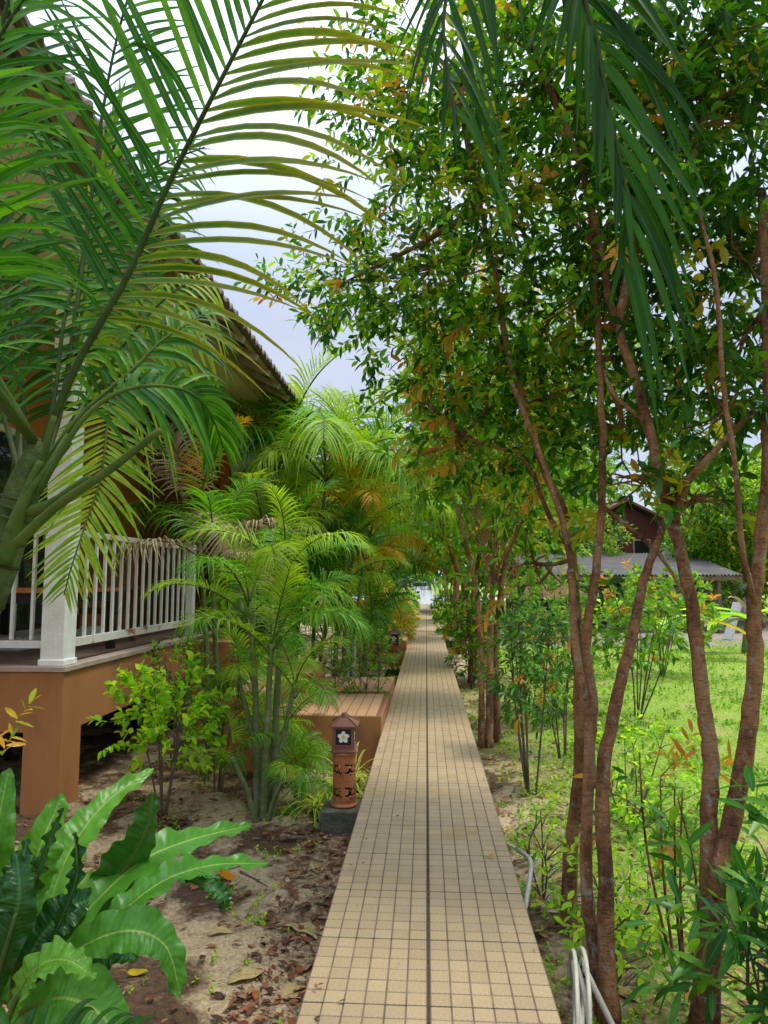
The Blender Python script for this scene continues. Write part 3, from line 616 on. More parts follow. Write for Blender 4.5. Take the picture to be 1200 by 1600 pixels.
block(-.62, 13.3, .3, .3, 'dark block under the distant lantern'); lantern(-.60, 13.3, -.2, 1.1, 'second terracotta lantern, small and far along the path')

# ------------------------------------------------------------------ hose coiled at the right of the path
def hose():
    t = thing('garden_hose', (.52, 2.8, GZ), 'pale grey garden hose coiled against the right edge of the path', 'hose')
    pts = []; cx, cy, cz = .60, 2.86, -.20
    for i in range(150):
        q = i/150*2*math.pi*4.3; r = .17+.022*math.sin(q*.7)+.008*i/150
        pts.append((cx-.06+.13*(r*math.cos(q))+.05*i/150+.01*math.sin(q*1.3), cy+1.15*r*math.cos(q)+.02*math.sin(q*.31), cz+.95*r*math.sin(q)+.01*math.cos(q*.6)))
    Geo().tube(smooth_path(pts, 240), .0085, 8).build('coil', M['hose'], t, smooth=True)
    e_ = pts[-1]
    Geo().tube(smooth_path([e_, (.72, 2.75, -.30), (.80, 2.60, -.335), (.78, 2.40, -.335), (.9, 2.2, -.335)], 30), .012, 8).build('loose_end', M['hose'], t, smooth=True)
    Geo().tube([(.60, 3.0, -.13), (.64, 3.03, -.15)], .02, 10).build('connector', M['black'], t)
    h2 = Geo(); h2.tube(smooth_path([at(790, 1318, 4.3), at(812, 1330, 4.2), at(829, 1345, 4.0), at(828, 1372, 3.8), at(822, 1410, 3.65), at(815, 1440, 3.5)], 40), .012, 8)
    tag(h2.build('hose_end', M['hose'], smooth=True), 'short pale length of hose curving beside the path edge', 'hose')
hose()

# ------------------------------------------------------------------ buildings across the lawn
def corrug(x0, x1, y0, z0, y1, z1, n, amp=.03):
    g = Geo(); xs = np.linspace(x0, x1, n); V = []
    for s_ in (0, .02):
        for y, z in ((y0, z0), (y1, z1)):
            for i, x in enumerate(xs): V.append((x, y, z+s_+amp*math.cos(i*math.pi/2)))
    Q = []
    for i in range(n-1):
        Q.append((n*2+i, n*2+i+1, n*3+i+1, n*3+i)); Q.append((i, n+i, n+i+1, i+1)); Q.append((i, i+1, n*2+i+1, n*2+i))
    Q += [(0, n*2, n*3, n), (n-1, 2*n-1, 4*n-1, 3*n-1)]
    return g.add(V, Q)
def shed():
    t = thing('open_shed', (7, 26, GZ), 'low open shed with a grey corrugated roof across the lawn', 'shed')
    X0, X1 = 3.4, 10.6
    corrug(X0, X1, 24.6, 1.60, 29.5, 2.5, 240).build('roof', M['corrugated'], t)
    Geo().box((X0, 24.62, 1.42), (X1, 24.68, 1.56)).build('fascia', M['bark_grey'], t)
    Geo().box((X0, 29.3, GZ), (X1, 29.5, 2.35)).build('back_wall', M['wall_brown'], t)
    Geo().box((7.0, 26.6, GZ), (9.3, 26.75, 1.2)).build('grey_screen', M['shadewall'], t)
    for x in np.arange(X0+.2, X1, 1.55): Geo().box((x, 24.7, GZ), (x+.12, 24.82, 1.44)).build('post', M['bark_grey'], t)
    Geo().box((X0, 24.9, GZ), (X1, 29.3, GZ+.08)).build('floor', M['concrete'], t)
    for x, w in ((4.6, 1.3), (6.1, 1.5)):
        b_ = thing('shed_table', (x, 25.6, GZ+.08), 'low dark table in the shed, %s' % ('at its open end' if x < 5 else 'beside the grey screen'), 'table', 'tables in the shed')
        Geo().box((x, 25.3, GZ+.55), (x+w, 26.1, GZ+.6)).build('table_top', M['blackwood'], b_)
        for xx in (x+.05, x+w-.1):
            for y in (25.35, 26.0): Geo().box((xx, y, GZ+.08), (xx+.05, y+.05, GZ+.55)).build('leg', M['blackwood'], b_)
    for i, z in enumerate((0.0, .16, .32)):
        Geo().beam((7.4, 26.2, GZ+.2+z), (9.9, 26.2, GZ+.2+z), .05, .04).build('rack_bar', M['blackwood'], t)
    return t
shed()
def redhouse():
    t = thing('red_wooden_house', (9, 34, GZ), 'dark red wooden house rising behind the corrugated shed', 'house')
    n = 15
    me = Geo().box((0, 0, 0), (.19, .06, 3.2)).mesh('wall_board', M['darkred'])
    for i in range(n): 
        o = link(bpy.data.objects.new('wall_board', me)); o.location = (7.6+i*.2, 33, GZ+1.2); adopt(o, t)
    Geo().box((7.6, 33.07, GZ), (10.6, 38, 4.0)).build('wall', M['wall_brown'], t)
    Geo().box((10.61, 33.3, GZ), (14.5, 38, 2.9)).build('side_wing', M['whitewall'], t)
    V = [(x, y, z+d) for d in (0, .12) for y in (32.5, 38.5) for x, z in ((7.1, 3.95), (9.1, 5.0), (11.1, 3.95))]
    g = Geo(); g.add(V, [(0,1,4,3),(1,2,5,4),(6,9,10,7),(7,10,11,8),(0,6,7,1),(1,7,8,2),(0,3,9,6),(2,8,11,5)]); g.build('roof', M['wall_brown'], t)
    Geo().add([(7.5, 32.98, 3.96), (10.7, 32.98, 3.96), (9.1, 32.98, 4.95)], T=[(0, 1, 2)]).build('gable', M['darkred'], t)
    for x in (7.9, 9.4):
        w = Geo().box((x, 32.93, 2.3), (x+.8, 32.99, 3.3)).build('window', M['fascia'], t); Geo().box((x+.07, 32.91, 2.37), (x+.73, 32.925, 3.23)).build('pane', M['glassdark'], w)
redhouse()
def sala(x, y):
    t = thing('garden_shelter', (x, y, GZ), 'small wooden shelter with a steep brown roof left of the shed', 'shelter')
    g = Geo(); g.lathe([(0, 2.15), (.25, 2.05), (1.25, 1.3), (1.3, 1.24), (1.2, 1.26), (.0, 1.9)], (x, y, GZ), 4, sq=True); g.build('roof', M['wall_brown'], t)
    for dx in (-.9, .9):
        for dy in (-.9, .9): Geo().box((x+dx-.07, y+dy-.07, GZ), (x+dx+.07, y+dy+.07, GZ+1.4)).build('post', M['bark_grey'], t)
    Geo().box((x-1, y-1, GZ+.35), (x+1, y+1, GZ+.43)).build('platform', M['bark_grey'], t)
    for dz in (.65, .82): Geo().beam((x-.9, y-.9, GZ+dz), (x+.9, y-.9, GZ+dz), .05, .05).build('rail', M['bark_grey'], t)
sala(3.55, 22.5)
g = Geo(); p = at(1155, 985, 22); g.beam((p[0]-.35, 22, GZ), (p[0]+.12, 22.3, .75), .26, .1); tag(g.build('concrete_post', M['concrete_pale']), 'leaning grey concrete post beside the banana plants', 'post')
p = at(1035, 990, 21.5)
g = Geo(); g.lathe([(0, 0), (.12, .01), (.18, .11), (.19, .2), (.15, .28), (.13, .29), (.12, .28), (.16, .19), (.15, .06), (0, .05)], (p[0], 21.5, GZ), 20)
tag(g.build('clay_jar', M['wood_pink'], smooth=True), 'round brown jar standing on the lawn edge before the shed', 'jar')
def car():
    t = thing('parked_car', (-.6, 72, GZ), 'white car parked far away past the end of the path', 'car')
    z = .85
    pr = [(-.9, .3), (-.92, .75), (-.85, 1.0), (-.7, 1.45), (.7, 1.45), (.85, 1.0), (.92, .75), (.9, .3)]
    V = [(-.6+x, y, z-1.0+zz) for y in (71, 75) for x, zz in pr]; n = len(pr)
    g = Geo().add(V, [(i, (i+1) % n, n+(i+1) % n, n+i) for i in range(n)]+[(0,1,6,7),(1,2,5,6),(2,3,4,5)]); g.build('body', M['carwhite'], t, bevel=.05)
    Geo().box((-1.25, 70.97, z+.05), (.05, 70.99, z+.40)).build('windscreen', M['glassdark'], t)
    Geo().box((-1.1, 70.95, z-.65), (-.1, 70.99, z-.45)).build('grille', M['black'], t)
    for x in (-1.35, .15):
        Geo().box((x-.15, 70.94, z-.35), (x+.15, 70.99, z-.2)).build('headlight', M['glassdark'], t)
        for y in (71.8, 74.2):
            Geo().tube([(x-.1, y, z-.85), (x+.1, y, z-.85)], .33, 18).build('wheel', M['black'], t)
    Geo().box((-8, 60, GZ), (8, 90, -.32+.0)).build('road', M['concrete_pale'])
    bpy.data.objects['road']['kind'] = 'structure'
car()

# ------------------------------------------------------------------ palm fronds
def unit_frame(P, ref):
    T = norm(np.gradient(P, axis=0)); s_ = norm(np.cross(T, ref)); n_ = np.cross(s_, T); return T, s_, n_
def leaflets(P, ref, npairs, Lmax, W, t0=.18, ang=(70, 35), lift=.35, droop=.35, droop_r=None, seed=0, sides=(1, -1), prof=None, jit=.06, lfun=None):
    """rows of leaflet data (base, dir, normal, length, width, droop) along a rachis polyline"""
    rs = np.random.RandomState(seed); n = len(P); seg = np.concatenate([[0], np.cumsum(np.linalg.norm(np.diff(P, axis=0), axis=1))]); seg /= seg[-1]
    T, s_, n_ = unit_frame(P, np.array(ref, float)); out = [[] for _ in range(6)]
    for i in range(npairs):
        for sd_ in sides:
            u = t0+(1-t0)*(i+.5*(sd_ < 0)*.5+rs.uniform(-.15, .15))/npairs; u = min(max(u, 0), .999)
            b_ = np.array([np.interp(u, seg, P[:, k]) for k in range(3)]); t = norm(np.array([np.interp(u, seg, T[:, k]) for k in range(3)]))
            s2 = norm(np.array([np.interp(u, seg, s_[:, k]) for k in range(3)])); n2 = np.cross(s2, t)
            v = (u-t0)/(1-t0); an = math.radians(ang[0]+(ang[1]-ang[0])*v+rs.uniform(-4, 4)); lf = lift+rs.uniform(-.1, .1)
            d = t*math.cos(an)+math.sin(an)*(sd_*s2*math.cos(lf)+n2*math.sin(lf))+rs.uniform(-jit, jit, 3)
            L = Lmax*(lfun(v) if lfun else (math.sin(math.pi*min(.25+.70*v, 1))**.75))*rs.uniform(.92, 1.05)
            out[0].append(b_); out[1].append(d); out[2].append(n2+.3*rs.uniform(-1, 1, 3)); out[3].append(max(L, .03)); out[4].append(W*(.55+.45*math.sin(math.pi*min(v*.8+.2, 1)))*rs.uniform(.85, 1.1)); out[5].append((droop if sd_ > 0 or droop_r is None else droop_r)*rs.uniform(.65, 1.45)+(.5 if rs.rand() < .03 else 0))
    return [np.array(o) for o in out]
def frond_geo(P, rr, data, k=5, mi_leaf=1, fold=.3):
    g = Geo(); n = len(P); g.tube(P, np.linspace(rr, rr*.25, n), 5, 0); V, Q, UV = blades(*data, k=6, fold=fold); g.add(V, Q, uv=UV, mi=mi_leaf); return g
# templates: rachis starts at origin along +X rising and arching over; z up
def frond_template(name, length, arch, leafmat_, seed, npairs=34, Lmax=.42, W=.026, lift=.4, droop=.35, start=60, rr=.011):
    k = 18; P = [np.zeros(3)]; th = math.radians(start)
    for i in range(k):
        P.append(P[-1]+np.array([math.cos(th), .012*math.sin(i*.5+seed), math.sin(th)])*length/k); th -= math.radians(arch)/k*(0.4+1.2*i/k)
    P = np.array(P); data = leaflets(P, (0, 0, 1), npairs, Lmax*length, W, .2, (72, 32), lift, droop, seed=seed)
    return frond_geo(P, rr*length, data).mesh(name, [M['rachis'], leafmat_], smooth=False)
FT = {}
def ft(kind):
    if kind not in FT:
        FT[kind] = [frond_template('frond', 1.0, a_, M[kind], s_, 38, .42, .015, l_, d_, st) for a_, s_, l_, d_, st in ((85, 1, .5, .42, 62), (110, 2, .35, .6, 66), (65, 3, .65, .35, 74), (125, 4, .25, .7, 58))]
    return FT[kind]
def areca(name, label, base, stems, group='areca palms along the left of the path', kinds=('palm', 'palm_lime', 'palm'), seed=0, droopy=1):
    """stems: list of (dx, dy, height, lean_x, lean_y, nfronds, frond_len)"""
    rs = random.Random(seed); t = thing(name, base, label, 'palm', group)
    for dx, dy, hh, lx, ly, nf, fl in stems:
        b_ = np.array(base)+[dx, dy, -.03]; top = b_+[lx, ly, hh]; mid = (b_+top)/2+[lx*-.15, 0, 0]
        P = smooth_path([b_, mid, top], 16); rad = np.linspace(.027, .016, 16)*(1+.12*(np.arange(16) % 2))*(.7+.3*min(hh, 1.5))
        Geo().tube(P, rad, 9).build('stem', M['palmstem'], t, smooth=True)
        a0 = rs.uniform(0, 6.28)
        for i in range(nf):
            k = kinds[rs.randrange(len(kinds))]; f = i/max(nf-1, 1); k = 'palm_mid' if k == 'palm' else k; me = ft(k)[rs.choice([0, 1, 3] if f < .75 else [2, 0])]
            o = link(bpy.data.objects.new('frond', me)); az = a0+i*2.4+rs.uniform(-.3, .3); sc = fl*rs.uniform(.85, 1.12)
            tilt = math.radians(28*(1-f)-14*f+rs.uniform(-8, 8))*droopy
            o.matrix_basis = Matrix.Translation(Vector(top)+Vector((0, 0, -.12*(1-f)))) @ Matrix.Rotation(az, 4, 'Z') @ Matrix.Rotation(tilt, 4, 'Y') @ Matrix.Rotation(rs.uniform(-.35, .35), 4, 'X') @ Matrix.Diagonal((sc, sc, sc, 1))
            adopt(o, t)
    return t
B = onz(415, 1280, GZ)
areca('areca_palm', 'slender clump of pale green palms with a drooping pale frond, behind the near lantern', (B[0], B[1], GZ),
      [(-.02, 0, 1.30, .02, .1, 6, .85), (.04, .05, 1.0, .14, .1, 5, .62), (-.08, .08, 1.6, -.14, .2, 6, .85), (.02, .1, 1.9, .02, .25, 7, .9), (-.06, -.05, .5, -.18, -.05, 4, .45), (.03, -.06, .34, .12, -.08, 4, .42), (-.04, .08, 1.0, -.24, .15, 4, .6)], kinds=('palm', 'palm_lime', 'palm_lime'), seed=4, droopy=.7)
areca('areca_palm', 'palm clump with browning drooping fronds against the dark porch wall', (-2.1, 7.2, GZ),
      [(0, 0, 2.0, -.1, 0, 6, 1.2), (.15, .1, 1.5, .2, 0, 5, 1.1), (-.15, .2, 2.5, -.25, .2, 6, 1.25)], kinds=('palm', 'palm_dry', 'palm_orange', 'palm'), seed=8, droopy=1.3)
areca('areca_palm', 'tall palm clump with upright yellow green fronds against the sky', (-1.65, 10.2, GZ),
      [(0, 0, 3.3, .2, 0, 11, 1.9), (.25, .2, 2.6, .45, .1, 9, 1.7), (-.3, .1, 3.6, -.15, .1, 10, 1.9), (.1, -.2, 1.6, .3, -.3, 8, 1.3), (-.2, -.3, 2.2, -.3, -.3, 8, 1.4), (.3, 0, 3.2, .35, 0, 9, 1.5)], kinds=('palm_lime', 'palm_lime', 'palm'), seed=12, droopy=.8)
areca('areca_palm', 'palm clump with bright orange fronds reaching over the path', (-1.3, 12.2, GZ),
      [(0, 0, 2.6, .35, 0, 9, 1.6), (.2, .3, 1.9, .3, .2, 8, 1.4), (-.2, -.2, 2.1, 0, -.2, 8, 1.4), (.2, -.2, 1.2, .2, -.2, 7, 1.1)], kinds=('palm_orange', 'palm', 'palm_dark', 'palm'), seed=15)
areca('areca_palm', 'dark green palm clump arching toward the path by the second lantern', (-1.3, 15.0, GZ),
      [(0, 0, 2.0, .1, 0, 8, 1.5), (.3, .1, 1.5, .3, 0, 7, 1.3), (-.3, .2, 2.7, -.1, 0, 7, 1.5), (.1, .5, 1.0, .2, 0, 6, 1.1)], kinds=('palm', 'palm_dark', 'palm_dark'), seed=21)
areca('areca_palm', 'far palm clump with a frond leaning out over the path', (-1.4, 19.5, GZ),
      [(0, 0, 2.2, .3, 0, 8, 1.7), (.3, .3, 1.8, .3, 0, 7, 1.5), (-.3, 0, 3.0, .1, 0, 7, 1.6)], kinds=('palm', 'palm', 'palm_dark'), seed=25)
areca('areca_palm', 'farthest palm clump with yellowing fronds near the path end', (-1.9, 25, GZ),
      [(0, 0, 3.4, .3, 0, 8, 2.0), (.4, .3, 2.6, .3, 0, 8, 1.8), (-.4, 0, 4.0, 0, 0, 8, 2.0)], kinds=('palm_orange', 'palm', 'palm_lime'), seed=28)
areca('areca_palm', 'small low palm beside the foot of the near clump', (-1.08, 5.95, GZ),
      [(0, 0, .22, .02, 0, 6, .5), (.06, .05, .3, .0, 0, 5, .45)], kinds=('palm',), seed=31)

areca('areca_palm', 'bushy mid height palm behind the stairs with fronds over the farther step', (-1.95, 9.9, GZ),
      [(0, 0, 1.4, .2, -.1, 8, 1.2), (.2, .2, 1.0, .3, 0, 7, 1.1), (-.1, .1, 1.9, -.1, 0, 8, 1.3)], kinds=('palm', 'palm', 'palm_dark'), seed=35)
areca('areca_palm', 'palm with a few sparse fronds rising at the eave end of the bungalow', (-2.45, 11.6, GZ),
      [(0, 0, 3.3, .1, 0, 8, 1.7), (.3, .1, 2.6, .2, 0, 8, 1.5)], kinds=('palm', 'palm_lime', 'palm_dark'), seed=38)
areca('areca_palm', 'palm with vivid orange drooping fronds above the farther steps', (-1.15, 9.75, GZ),
      [(0, 0, 2.75, .15, 0, 7, 1.0), (.1, .1, 2.2, .2, 0, 6, .9)], kinds=('palm_orange', 'palm_orange', 'palm'), seed=41, droopy=1.4)
areca('areca_palm', 'palm far along the left whose crown has turned orange', (-.95, 17.5, GZ),
      [(0, 0, 3.3, .1, 0, 9, 1.5), (.1, .1, 2.6, .15, 0, 7, 1.2)], kinds=('palm_orange', 'palm_lime'), seed=42)
areca('areca_palm', 'low spiky palm hiding the left end of the nearer step', (-1.42, 6.35, GZ),
      [(0, 0, .35, .03, 0, 7, .6), (.1, .05, .5, .06, 0, 6, .6), (-.1, .1, .8, -.05, .05, 6, .7)], kinds=('palm', 'palm_lime'), seed=44, droopy=.8)
areca('areca_palm', 'leafy palm filling the space between the stairs and the porch railing', (-2.3, 8.9, GZ),
      [(0, 0, 1.0, .1, -.1, 7, .9), (.2, .1, .7, .1, 0, 7, .8)], kinds=('palm', 'palm_dark'), seed=45)
# near palm at the left, its fronds crossing the top of the picture
def px_path(pts, n=26): return smooth_path([at(*q) for q in pts], n)
LEFTLETS = [0]
def big_frond(parent, pts, leafkey, rr, npairs, Lmax, W, single=False, n=30, ref=None, rkey='rachis_dark', label=None, **kw):
    P = px_path(pts, n); ref = np.array([0, -1, .15]) if ref is None else np.array(ref)
    g = Geo(); g.tube(P, np.linspace(rr, rr*.3, n), 8); f = g.build('frond', M[rkey], parent, smooth=True, label=label)
    lk = kw.pop('leftkey', leafkey); D = leaflets(P, ref, npairs, Lmax, W, **kw)
    if single:
        for i in range(len(D[0])):
            V, Q, UV = blades(*[q[i:i+1] for q in D], k=9, fold=.3); Geo().add(V, Q, uv=UV).build('leaflet', M[lk if i % 2 else leafkey], f, smooth=False); LEFTLETS[0] += 1
    else:
        V, Q, UV = blades(*D, k=9, fold=.3); Geo().add(V, Q, uv=UV).build('leaflets', M[leafkey], f, kind='stuff')
def shade_fronds(t, top, specs, key):  # extra fronds outside the view, added to shade the near foliage
    for i, (az, L, up) in enumerate(specs):
        me = frond_template('frond', 1.0, 80, M[key], 50+i, 44, .34, .013, .3, .35, up, .0055); o = link(bpy.data.objects.new('frond', me))
        o.matrix_basis = Matrix.Translation(Vector(top)) @ Matrix.Rotation(math.radians(az), 4, 'Z') @ Matrix.Diagonal((L, L, L, 1)); adopt(o, t)
def near_palm():
    b_ = at(-150, 1900, 2.0); b_[2] = GZ
    t = thing('areca_palm', b_, 'large leaning palm at the left edge with long fronds across the sky', 'palm')
    P = smooth_path([b_, at(-130, 1180, 2.0), at(-24, 930, 2.0), at(14, 830, 2.0), at(38, 760, 2.0), at(62, 690, 2.0)], 24)
    Geo().tube(P, np.concatenate([np.linspace(.075, .048, 19), np.linspace(.046, .022, 5)]), 16).build('trunk', M['palmtrunk'], t, smooth=True)
    for u in (4, 7, 9, 11, 13, 15, 16, 17):
        c_ = P[u]; d_ = (P[u+1]-P[u-1])/np.linalg.norm(P[u+1]-P[u-1]); rr_ = np.interp(u, [0, 18], [.075, .049])
        Geo().tube([c_-d_*.006, c_-d_*.003, c_+d_*.003, c_+d_*.006], [rr_-.002, rr_+.003, rr_+.003, rr_-.002], 16, cap=False).build('ring_scar', M['rachis_dark'], t, smooth=True)
    sheath = [(at(4, 880, 1.97), at(30, 800, 1.96), at(64, 720, 1.97), .027), (at(18, 830, 1.96), at(48, 770, 1.95), at(110, 690, 1.98), .020), (at(30, 790, 2.0), at(60, 730, 2.0), at(85, 650, 2.0), .022), (at(20, 800, 1.98), at(75, 790, 1.95), at(140, 745, 1.9), .022)]
    for a_, b2, c_, r in sheath: Geo().tube(smooth_path([a_, b2, c_], 12), np.linspace(r, r*.4, 12), 10).build('leaf_base', M['rachis'], t, smooth=True)
    big_frond(t, [(45, 760, 2.0), (115, 580, 2.02), (200, 430, 2.02), (265, 285, 2.0), (335, 145, 1.95), (410, 0, 1.9), (480, -140, 1.8)], 'palm_edge', .013, 32, .76, .024, True, t0=.30, ang=(62, 40), lift=.1, droop=.33, droop_r=.02, seed=5, leftkey='palm', rkey='rachis_dark', label='longest frond, rising diagonally with yellow edged leaflets')
    big_frond(t, [(60, 745, 2.2), (95, 640, 2.3), (120, 480, 2.35), (140, 330, 2.4), (158, 190, 2.4), (185, 50, 2.4), (230, -100, 2.3)], 'palm', .011, 34, .50, .018, True, t0=.3, ang=(75, 50), lift=.1, droop=.2, seed=6)
    big_frond(t, [(40, 760, 2.1), (125, 650, 2.15), (205, 580, 2.2), (250, 535, 2.25), (290, 508, 2.3), (328, 485, 2.4)], 'palm', .009, 24, .30, .018, True, t0=.35, ang=(70, 40), lift=.2, droop=.55, seed=7, rkey='rachis')
    big_frond(t, [(60, 750, 2.05), (110, 670, 2.15), (150, 600, 2.3), (176, 600, 2.35), (168, 660, 2.35), (158, 745, 2.3), (135, 815, 2.25), (112, 885, 2.2), (100, 930, 2.2)], 'palm_lime', .007, 40, .26, .014, True, t0=.42, ang=(72, 35), lift=.15, droop=.16, seed=8, rkey='rachis', label='hanging frond with narrow yellow green leaflets')
    big_frond(t, [(60, 770, 1.95), (130, 655, 1.95), (200, 608, 2.0), (280, 607, 2.1), (325, 640, 2.2), (350, 700, 2.3)], 'palm', .009, 24, .22, .020, False, t0=.45, ang=(60, 25), lift=.1, droop=.5, seed=9, rkey='rachis')
    big_frond(t, [(-80, 640, 1.9), (-55, 380, 1.9), (-30, 180, 1.85), (20, -20, 1.8), (70, -160, 1.7)], 'palm', .012, 26, .50, .022, False, t0=.1, ang=(60, 45), lift=.1, droop=.25, seed=10)
    big_frond(t, [(30, 740, 2.3), (-10, 600, 2.4), (-70, 470, 2.5), (-150, 380, 2.5)], 'palm', .010, 22, .42, .020, False, t0=.2, ang=(70, 40), lift=.1, droop=.25, seed=11)
    big_frond(t, [(110, 590, 2.6), (130, 480, 2.6), (155, 320, 2.6), (175, 210, 2.6), (190, 140, 2.6)], 'palm_lime', .008, 26, .26, .018, False, t0=.05, ang=(14, 8), lift=.1, droop=.0, seed=12, rkey='rachis', label='young frond still half folded')
    big_frond(t, [(60, 740, 2.5), (150, 620, 2.6), (215, 500, 2.7), (235, 400, 2.8), (245, 280, 2.9)], 'palm', .009, 28, .40, .017, False, t0=.35, ang=(75, 45), lift=.1, droop=.55, seed=13)
    big_frond(t, [(20, 740, 2.6), (40, 560, 2.7), (45, 400, 2.75), (20, 250, 2.8), (-30, 130, 2.8)], 'palm', .009, 30, .48, .018, False, t0=.15, ang=(70, 45), lift=.1, droop=.3, seed=15)
    big_frond(t, [(-60, 800, 1.8), (-90, 500, 1.7), (-60, 200, 1.6), (10, 40, 1.55), (90, -60, 1.5)], 'palm', .009, 22, .40, .020, False, t0=.3, ang=(60, 40), lift=.1, droop=.3, seed=16)
    big_frond(t, [(60, 745, 2.25), (85, 620, 2.3), (105, 480, 2.35), (150, 360, 2.4), (230, 270, 2.45), (320, 230, 2.5)], 'palm', .009, 34, .38, .017, False, t0=.25, ang=(75, 50), lift=.1, droop=.45, seed=17)
    big_frond(t, [(60, 740, 2.45), (150, 600, 2.5), (225, 500, 2.55), (280, 450, 2.6), (325, 430, 2.7)], 'palm_lime', .008, 24, .36, .016, False, t0=.4, ang=(80, 60), lift=.1, droop=1.0, seed=14)
    big_frond(t, [(40, 740, 2.5), (30, 560, 2.55), (-10, 400, 2.6), (-60, 280, 2.6)], 'palm_dark', .009, 30, .5, .022, False, t0=.15, ang=(70, 45), lift=.1, droop=.35, seed=18)
    shade_fronds(t, at(60, 700, 2.0), [(-112, 2.3, 46), (-132, 2.4, 50), (-100, 2.4, 38), (172, 2.2, 46), (-158, 2.2, 50), (-145, 2.3, 60)], 'palm')
    P = smooth_path([at(25, 850, 1.9), at(90, 790, 1.85), at(170, 735, 1.8), at(250, 672, 1.75)], 14)
    g = Geo(); g.tube(P, np.linspace(.015, .009, 14), 10); g.build('cut_stalk', M['rachis'], t, smooth=True)
near_palm()
def over_palm():
    b_ = np.array([1.75, 1.2, GZ]); t = thing('overhanging_palm', b_, 'palm whose dark green fronds hang down from the top right', 'palm')
    top = b_+[-.1, .1, 3.5]
    Geo().tube(smooth_path([b_, b_+[.03, 0, 1.8], top], 16), .07, 14).build('trunk', M['palmstem'], t, smooth=True)
    def fr(p0, pts, key, rr, npairs, Lmax, W, seed, **kw):
        lf = kw.pop('left', None)
        P = smooth_path([p0]+[at(*q) for q in pts], 30); g = Geo(); g.tube(P, np.linspace(rr, rr*.3, 30), 8); f = g.build('frond', M['rachis_dark'], t, smooth=True)
        D = leaflets(P, kw.pop('ref', (0, -1, .2)), npairs, Lmax, W, seed=seed, **kw); gg = Geo(); V, Q, UV = blades(*D, k=10, fold=.35); gg.add(V, Q, uv=UV)
        if lf: D = leaflets(P, (0, -1, .2), npairs, Lmax*lf[0], W*.8, seed=seed+9, sides=(1,), t0=kw['t0'], ang=(lf[1], lf[2]), lift=.2, droop=lf[3], jit=.1); V, Q, UV = blades(*D, k=9, fold=.35); gg.add(V, Q, uv=UV)
        gg.build('leaflets', M[key], f, kind='stuff')
    shade_fronds(t, top, [(-95, 2.6, 52), (-140, 2.5, 48), (-50, 2.4, 50), (-10, 2.4, 50), (175, 2.4, 55), (-170, 2.6, 45), (-70, 2.4, 64), (20, 2.2, 60), (-120, 2.2, 66)], 'palm_dark')
    fr(top, [(1050, -420, 1.75), (915, -100, 1.65), (935, 80, 1.62), (962, 220, 1.6), (980, 330, 1.6), (968, 430, 1.6)], 'palm_dark', .010, 34, .50, .032, 3, t0=.34, sides=(-1,), left=(.7, 26, 8, .3), ang=(74, 20), lift=.1, droop=.5, jit=.07, lfun=lambda v: 1-.38*v)
    fr(top, [(1050, -480, 1.9), (860, -240, 1.8), (740, -110, 1.7), (695, 10, 1.65), (700, 110, 1.62), (715, 190, 1.6)], 'palm_dark', .009, 30, .46, .022, 4, t0=.36, sides=(-1,), left=(.95, 24, 6, .5), ang=(76, 22), lift=.15, droop=.7, jit=.10, lfun=lambda v: 1-.3*v)
over_palm()

# ------------------------------------------------------------------ trees
def sprays(g, C, A, nl, L, W, mi_fn, rs, tw=.22, spread=.8, sag=.25, k=4, fold=.25, prof='leaf', droop=.12, twmi=0):
    """leafy twigs: centres C, axes A; nl leaves each, a short twig each"""
    m = len(C); A = norm(A); tj = np.linspace(.15, 1, nl)
    r = norm(np.cross(A, rs.normal(size=(m, 3)))); r2 = np.cross(A, r)
    ph = (np.arange(nl)*2.4)[None]+rs.uniform(0, 6.28, (m, 1)); rad = np.cos(ph)[..., None]*r[:, None]+np.sin(ph)[..., None]*r2[:, None]
    base = C[:, None]+A[:, None]*tw*(tj[None, :, None])
    d = A[:, None]*(.35+.5*tj[None, :, None])+rad*spread+rs.normal(size=(m, nl, 3))*.18; d[..., 2] -= sag
    nr = rs.normal(size=(m, nl, 3))*.5+np.array([0, 0, 1.]); ll = L*rs.uniform(.65, 1.15, (m, nl)); N_ = m*nl
    mi = mi_fn(m)
    for v in np.unique(mi):
        s_ = mi == v
        V, Q, UV = blades(base[s_].reshape(-1, 3), d[s_].reshape(-1, 3), nr[s_].reshape(-1, 3), ll[s_].ravel(), (ll[s_]*W/L).ravel(), rs.uniform(.3, 1.6, s_.sum()*nl)*droop, k=k, fold=fold, prof=prof)
        g.add(V, Q, uv=UV, mi=int(v))
    V, Q, UV = blades(C, A, r, tw, .006, 0, k=2, fold=.5, prof='palm'); g.add(V, Q, uv=UV, mi=twmi)
